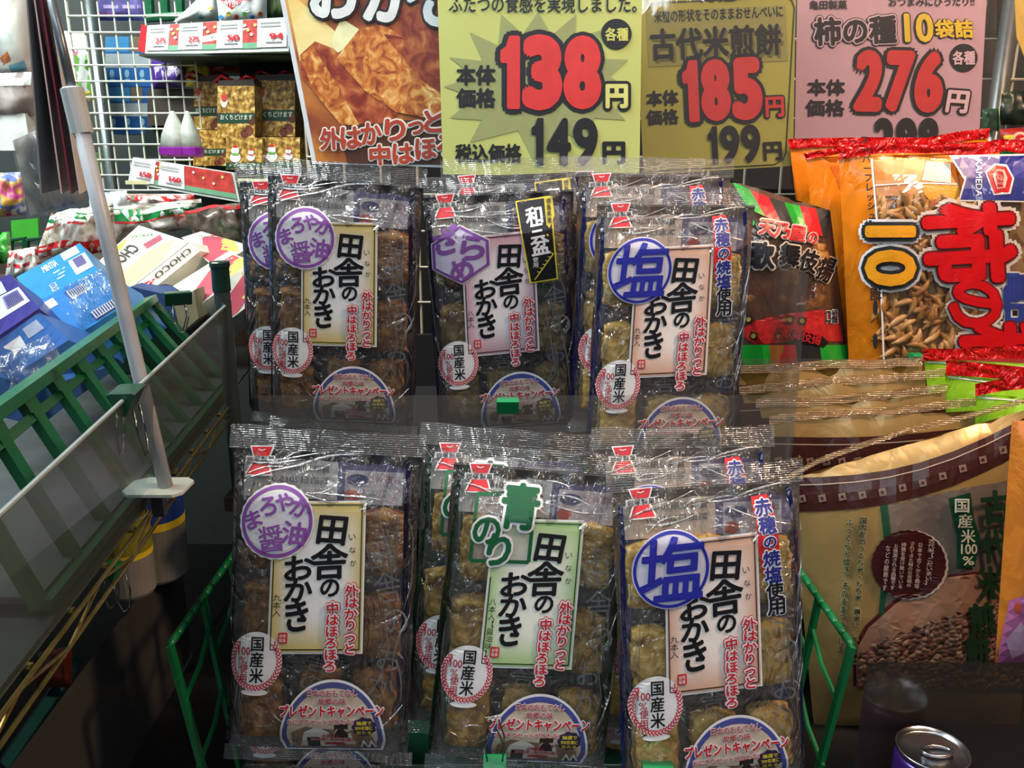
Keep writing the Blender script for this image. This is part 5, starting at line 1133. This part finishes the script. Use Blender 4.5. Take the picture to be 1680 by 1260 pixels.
# ---- white holiday bag at the top
def jolly(mb, S):
    pts = [(380 + 17 * math.sin(R(t)) ** 3 * 1.1, 2 - (13 * math.cos(R(t)) - 5 * math.cos(R(2 * t)) - 2 * math.cos(R(3 * t)) - math.cos(R(4 * t))) * 0.85) for t in range(0, 360, 12)]
    poly(mb, S, pts, 1, RED); text(mb, S, 'Jolly Pops', (363, -1, 390, 11), WHT, 3, 0.02); disc(mb, S, 404, 10, 9, 11, 1, ink('#d8d8da')); disc(mb, S, 404, -3, 8, 4, 2, RED)
    for i, c in enumerate(('#3a8ac8', '#c8b83a', '#c83a3a', '#3a9a4a', '#2a6ab8', '#c85a2a')): disc(mb, S, 362 + i * 13, 28 - (i % 2) * 5, 4, 4, 2, ink(c), 8)
bag('holiday_bag', 'white bag with red heart logo above the upper price rail', ((350, -40), (438, -40), (438, 34), (360, 36)), 1.56, ink('#d4d8d2', 0.35), .02, jolly, 12)
bag('holiday_bag', 'plain white printed bag lying left of the red heart bag', ((322, 0), (366, -30), (366, 34), (284, 36)), 1.60, ink('#d0d6d0', 0.35), .02, lambda mb, S: (disc(mb, S, 330, 28, 5, 4, 1, ink('#5aa0b8')), disc(mb, S, 345, 14, 3, 3, 1, ink('#b8a83a'))), 13)
bag('holiday_bag', 'dark green and red bag between the white bag and the poster', ((436, -40), (470, -40), (474, 28), (438, 30)), 1.58, ink('#4a5a34', 0.4, var=.3, scale=30), .015, None, 14)
# ---- left shelves at the edge of the frame
lsh = MB(); lsh.box((-1.25, 1.36, P(30, 188, 1.4).z - .055), (P(46, 220, 1.36).x, 1.43, P(30, 188, 1.4).z), ink('#c8d0cc', 0.4)); S = Flat((P(2, 255, 1.36).x, 1.3595, P(2, 215, 1.36).z), (1, 0, 0), (0, 0, 1)); 
tag(lsh.build('white_shelf'), 'bright white shelf edge at the far left of the photo', 'shelf')
bag('plush_bag', 'clear bag of white and coloured soft sweets at the upper left corner', ((-60, -50), (42, -60), (54, 118), (-60, 122)), 1.38, speckle('soft_sweets', ['#b8a8a0', '#d0ccc8', '#d8dcd8', '#a8b8b0', '#c09a90'], 9, 0.3), .03, lambda mb, S: (poly(mb, S, [(0, 95), (12, 84), (18, 100), (4, 108)], 1, ink('#b86a3a')), poly(mb, S, [(14, 108), (40, 100), (44, 114), (18, 118)], 1, ink('#5a9ab0'))), 15)
bag('sweet_bag', 'clear bag of grey brown sweets on the white shelf at the left edge', ((-60, 122), (52, 118), (64, 190), (-60, 200)), 1.37, speckle('brown_sweets', ['#4a4040', '#7a706c', '#b0aaa8', '#d0d0d0'], 12, 0.3), .02, lambda mb, S: poly(mb, S, [(-40, 122), (52, 118), (50, 140), (-40, 142)], 1, ink('#c8d4d0')), 16)
# ---- things on the dark lower shelf at left
def can(label, px, py, Y, r, h, m, band):
    c = P(px, py, Y); root = empty('can', c, label, 'can', 'cans under the left shelf'); mb = MB()
    mb.lathe([(r * .94, 0), (r, .003), (r, h - .004), (r * .95, h), (r * .9, h - .002)], c, m, 28); mb.build('can_body', root, smooth=False)
    mb = MB(); mb.lathe([(r * 1.01, h * .56), (r * 1.01, h * .98)], c, band, 28); mb.build('label_band', root); 
    mb = MB(); mb.lathe([(r * 1.015, h * .5), (r * 1.015, h * .57)], c, YEL, 28); mb.build('label_stripe', root); return root
can('white can with blue and yellow label under the white pole base', 262, 940, .80, .030, .115, ink('#7a7c7c', 0.4), ink('#2848a8', 0.4))
can('white can partly hidden in front of the blue labelled one', 216, 968, .70, .022, .075, ink('#868888', 0.4), ink('#8a8a30', 0.4))
bag('snack_packet', 'dark red round packet on the dark shelf at lower left', ((62, 1068), (118, 1060), (118, 1128), (60, 1128)), .60, ink('#5a1c14', 0.4, var=.3, scale=40), .02, None, 18, cat='packet')
mb = MB(); block(mb, (0, 1250), (122, 1075), (136, 1085), (20, 1270), (.50, .66, .66, .50), (-.02, .03, -.02), ink('#0c4a52', 0.5)); tag(mb.build('teal_box'), 'dark teal box edge on the dark shelf at lower left', 'box')
mb = MB(); mb.box((-.80, 1.06, 1.267), (-.345, 1.16, 1.345), ink('#3a3028', 0.6)); mb.box((-.80, 1.16, 1.267), (-.36, 1.42, 1.36), ink('#3a3028', 0.6)); tag(mb.build('display_bin'), 'brown cardboard bin under the heap of christmas sweet bags', 'bin')
# ================================================================== shelving of the main display
DK = ink('#1b1a1a', 0.55); DKP = ink('#141414', 0.5); STEEL = ink('#3a3c3e', 0.4)
def slab(name, lo, hi, m, label, cat, kind=None):
    mb = MB(); mb.box(lo, hi, m); o = mb.build(name); return tag(o, label, cat)
slab('shelf_deck', (-0.275, 0.752, 1.172), (0.262, 1.16, 1.186), DK, 'dark upper shelf deck under the upper row of clear bags', 'shelf')
slab('shelf_deck', (0.262, 0.868, 1.172), (1.05, 1.16, 1.186), DK, 'dark upper shelf deck under the orange bags', 'shelf')
slab('shelf_deck', (-0.36, 0.56, 0.935), (1.05, 1.16, 0.949), DKP, 'dark lower shelf deck under the green basket and golden bags', 'shelf')
slab('shelf_deck', (-1.0, 0.3, 0.930), (-0.37, 1.16, 0.942), DKP, 'dark shelf deck under the cans at lower left', 'shelf')
slab('backboard', (-0.275, 1.16, 0.90), (1.05, 1.17, 1.26), DKP, 'black back panel behind the lower shelf', 'panel')
# ---- clear stop sheets
CS = film('stop_sheet', tint='#fafafa', haze=0.06, hazecol='#b8b4ac', refl=0.8, scale=6, strength=0.1, rough=0.06, base=0.01)
SM = film('smoky_sheet', tint='#cfc8c4', haze=0.14, hazecol='#5a5550', refl=0.5, scale=4, strength=0.1, rough=0.15, base=0.01)
sheet('clear_stop', 'clear plastic sheet along the front of the upper row of clear bags', (-0.232, .744, 0), (0.258, .744, 0), 1.186, 1.290, CS, (0, .0012, 0), cat='divider')
sheet('clear_stop', 'clear plastic sheet in front of the orange bags', (0.24, .864, 0), (1.0, .864, 0), 1.186, 1.296, CS, (0, .0012, 0))
sheet('clear_stop', 'smoky dark plastic sheet in front of the golden bag, lower right', (0.275, .578, 0), (0.95, .578, 0), 0.955, 1.122, SM, (0, .0012, 0))
sheet('clear_stop', 'dark plastic sheet left of the green basket', (-0.345, .42, 0), (-0.368, .86, 0), 0.945, 1.090, film('grey_sheet', tint='#cfccc8', haze=0.38, hazecol='#74757a', refl=0.5, scale=4, strength=0.1, rough=0.15), (.0012, 0, 0))
sheet('clear_stop', 'clear upright side sheet between blue mark bag and orange bag', (0.262, .748, 0), (0.268, .862, 0), 1.186, 1.40, CS, (.0012, 0, 0))
CLIPG = foil('#16824c', 'clip_bright_green', 0.3, 0.05)
clip('green clip at the middle of the clear sheet above the lower row', 833, 656, .744, .020, False)
clip('small green clip on the clear sheet in front of the orange bags', 1504, 582, .864, .012, False)
clip('wire handled clip at the bottom of the pale green panel bag', 812, 1262, .575, .018, True, 0.0, -1)
clip('green clip at the bottom edge in front of the blue mark bag', 1078, 1252, .57, .024, False)
clip('clip with thin wire handles hanging over the dark shelf at left', 186, 925, .62, .010, True, 1.2)
# ---- green basket around the lower row
BG = foil('#0c6a3c', 'basket_green', 0.35, 0.06)
bk = empty('green_basket', (0, .68, .950), 'green plastic lattice basket holding the lower row of clear bags', 'basket')
def rope(a, b, r, n_=14):
    mb = MB(); a, b = Vector(a), Vector(b)
    for k in range(n_):
        p, q = lerp(a, b, k / n_), lerp(a, b, (k + 1) / n_); d = Vector((0, 0, .0012)); mb.tube([p - d, lerp(p, q, .3), lerp(p, q, .8), q + d], [r * .7, r, r, r * .75], BG, n=7)
    return mb
for s, x in ((-1, -0.270), (1, 0.268)):
    x2 = x - s * 0.018; ya, yb = .592, .815; zt_ = 1.128
    rope((x, ya, zt_), (x, yb, zt_), .0034).build('rim', bk, smooth=True)
    rope((x2, ya + .01, .953), (x2, yb, .953), .003).build('bottom_rail', bk, smooth=True)
    for k in range(4):
        t = k / 3; y = ya + (yb - ya) * t; mb = MB(); mb.bar((x, y, zt_), (x2, y + (.01 if k == 0 else 0), .953), .008, .004, BG, side=(0, 1, 0)); mb.build('upright', bk)
        if k < 3:
            y2 = ya + (yb - ya) * (k + 1) / 3
            for z in (1.075, 1.015): mb = MB(); xa = x + (x2 - x) * (zt_ - z) / .175; mb.tube([(xa, y, z), ((xa + x + (x2 - x) * (zt_ - z + .03) / .175) / 2, (y + y2) / 2, z + .012), (x + (x2 - x) * (zt_ - z - .024) / .175, y2, z + .024)], .0022, BG, n=6); mb.build('brace', bk)
mb = MB(); mb.box((-.252, .60, .9495), (.250, .815, .953), CGD); mb.build('basket_floor', bk)
mb = MB(); mb.tube([(-.252, .602, .956), (.250, .602, .956)], .003, BG); mb.build('front_rail', bk)
mb = MB(); mb.tube([(-.270, .815, 1.128), (.268, .815, 1.128)], .003, BG); mb.build('back_rail', bk)
slab('riser', (-.235, .575, .953), (.232, .632, .985), film('riser_acrylic', haze=0.04, refl=0.6, scale=4, strength=0.05), 'clear low riser under the front bags inside the green basket', 'riser')
# ---- can at the bottom right
cc = PZ(1531, 1226, 1.072); cn = empty('drink_can', (cc.x, cc.y, cc.z - .12), 'purple drink can with silver lid in front of the smoky sheet', 'can')
AL = ink('#a8aab0', 0.22, metal=1.0, var=.1)
mb = MB(); mb.lathe([(.020, 0), (.026, .006), (.0262, .108), (.0245, .114)], (cc.x, cc.y, cc.z - .12), ink('#3c1c6a', 0.25, metal=.4), 36); mb.build('can_body', cn, smooth=True)
mb = MB(); mb.lathe([(.0245, .1135), (.0262, .118), (.0262, .1195), (.0248, .1198), (.0238, .1165), (.022, .1160)], (cc.x, cc.y, cc.z - .12), AL, 36); lid_ = mb.build('lid', cn, smooth=True)
mb = MB(); c_ = Vector((cc.x, cc.y, cc.z - .003)); mb.tube([c_ + Vector((.011 * math.cos(R(a)) + .002, .006 * math.sin(R(a)) - .002, .0012)) for a in range(0, 360, 30)], .0014, AL, n=6, closed=True); mb.build('pull_tab', lid_, smooth=True)
slab('front_ledge', (.27, .40, cc.z - .132), (.95, .572, cc.z - .12), DKP, 'dark ledge under the drink can at lower right', 'ledge')
# ---- wire grid behind the signs
g2 = empty('wire_grid', (.42, 1.20, 1.18), 'pale wire grid behind the price signs, in view at the upper right', 'grid')
W2 = ink('#a8a08c', 0.35)
for i in range(26):
    x = -.28 + i * .05; mb = MB(); mb.tube([(x, 1.20, 1.10), (x, 1.20, 2.0)], .0018, W2, n=6); mb.build('wire', g2)
for j in range(19):
    z = 1.10 + j * .05; mb = MB(); mb.tube([(-.28, 1.197, z), (.97, 1.197, z)], .0018, W2, n=6); mb.build('wire', g2)
mb = MB(); p1 = P(1628, 100, 1.16); mb.tube([(p1.x + .02, 1.17, 0), (p1.x + .02, 1.17, 2.1)], .011, ink('#6a6c6c', 0.3, metal=.6), n=14); tag(mb.build('steel_post', smooth=True), 'steel post between pink sign and the yellow sign at upper right', 'post')
slab('backboard', (-.27, 1.26, 0.9), (1.1, 1.275, 2.2), DKP, 'black panel behind the pale wire grid', 'panel')
for l, x0, x1, y0, y1, c in (('small green packet hanging on the grid at the upper right edge', 1612, 1640, 178, 215, '#1c5a34'), ('small dark packet above the red one at the right edge', 1640, 1700, 150, 205, '#223026')):
    bag('hanging_packet', l, rq4(x0, y0, x1, y1), 1.16, ink(c, 0.35, var=.3, scale=40), .008, None, x0, cat='packet')
# ================================================================== the room
def room(name, lo, hi, m): mb = MB(); mb.box(lo, hi, m); struct(mb, name)
room('floor', (-3.2, -8.0, -.02), (3.2, 4.0, 0), ink('#6a6862', 0.4))
room('ceiling', (-3.2, -8.0, 2.95), (3.2, 4.0, 2.97), ink('#b8bab8', 0.7))
room('wall_back', (-3.2, 4.0, 0), (3.2, 4.02, 2.95), ink('#6a7070', 0.7, var=.2, scale=2))
room('wall_left', (-3.22, -8.0, 0), (-3.2, 4.0, 2.95), ink('#8a8e8c', 0.7))
room('wall_right', (3.2, -8.0, 0), (3.22, 4.0, 2.95), ink('#6a6866', 0.7))
room('wall_front', (-3.2, -8.02, 0), (3.2, -8.0, 2.95), ink('#9a9c9a', 0.7))
slab('aisle_shelving', (-1.6, 1.95, 0.0), (-.25, 2.0, 2.3), ink('#2c3432', 0.6), 'dark shelving board far behind the wire grid', 'shelving')
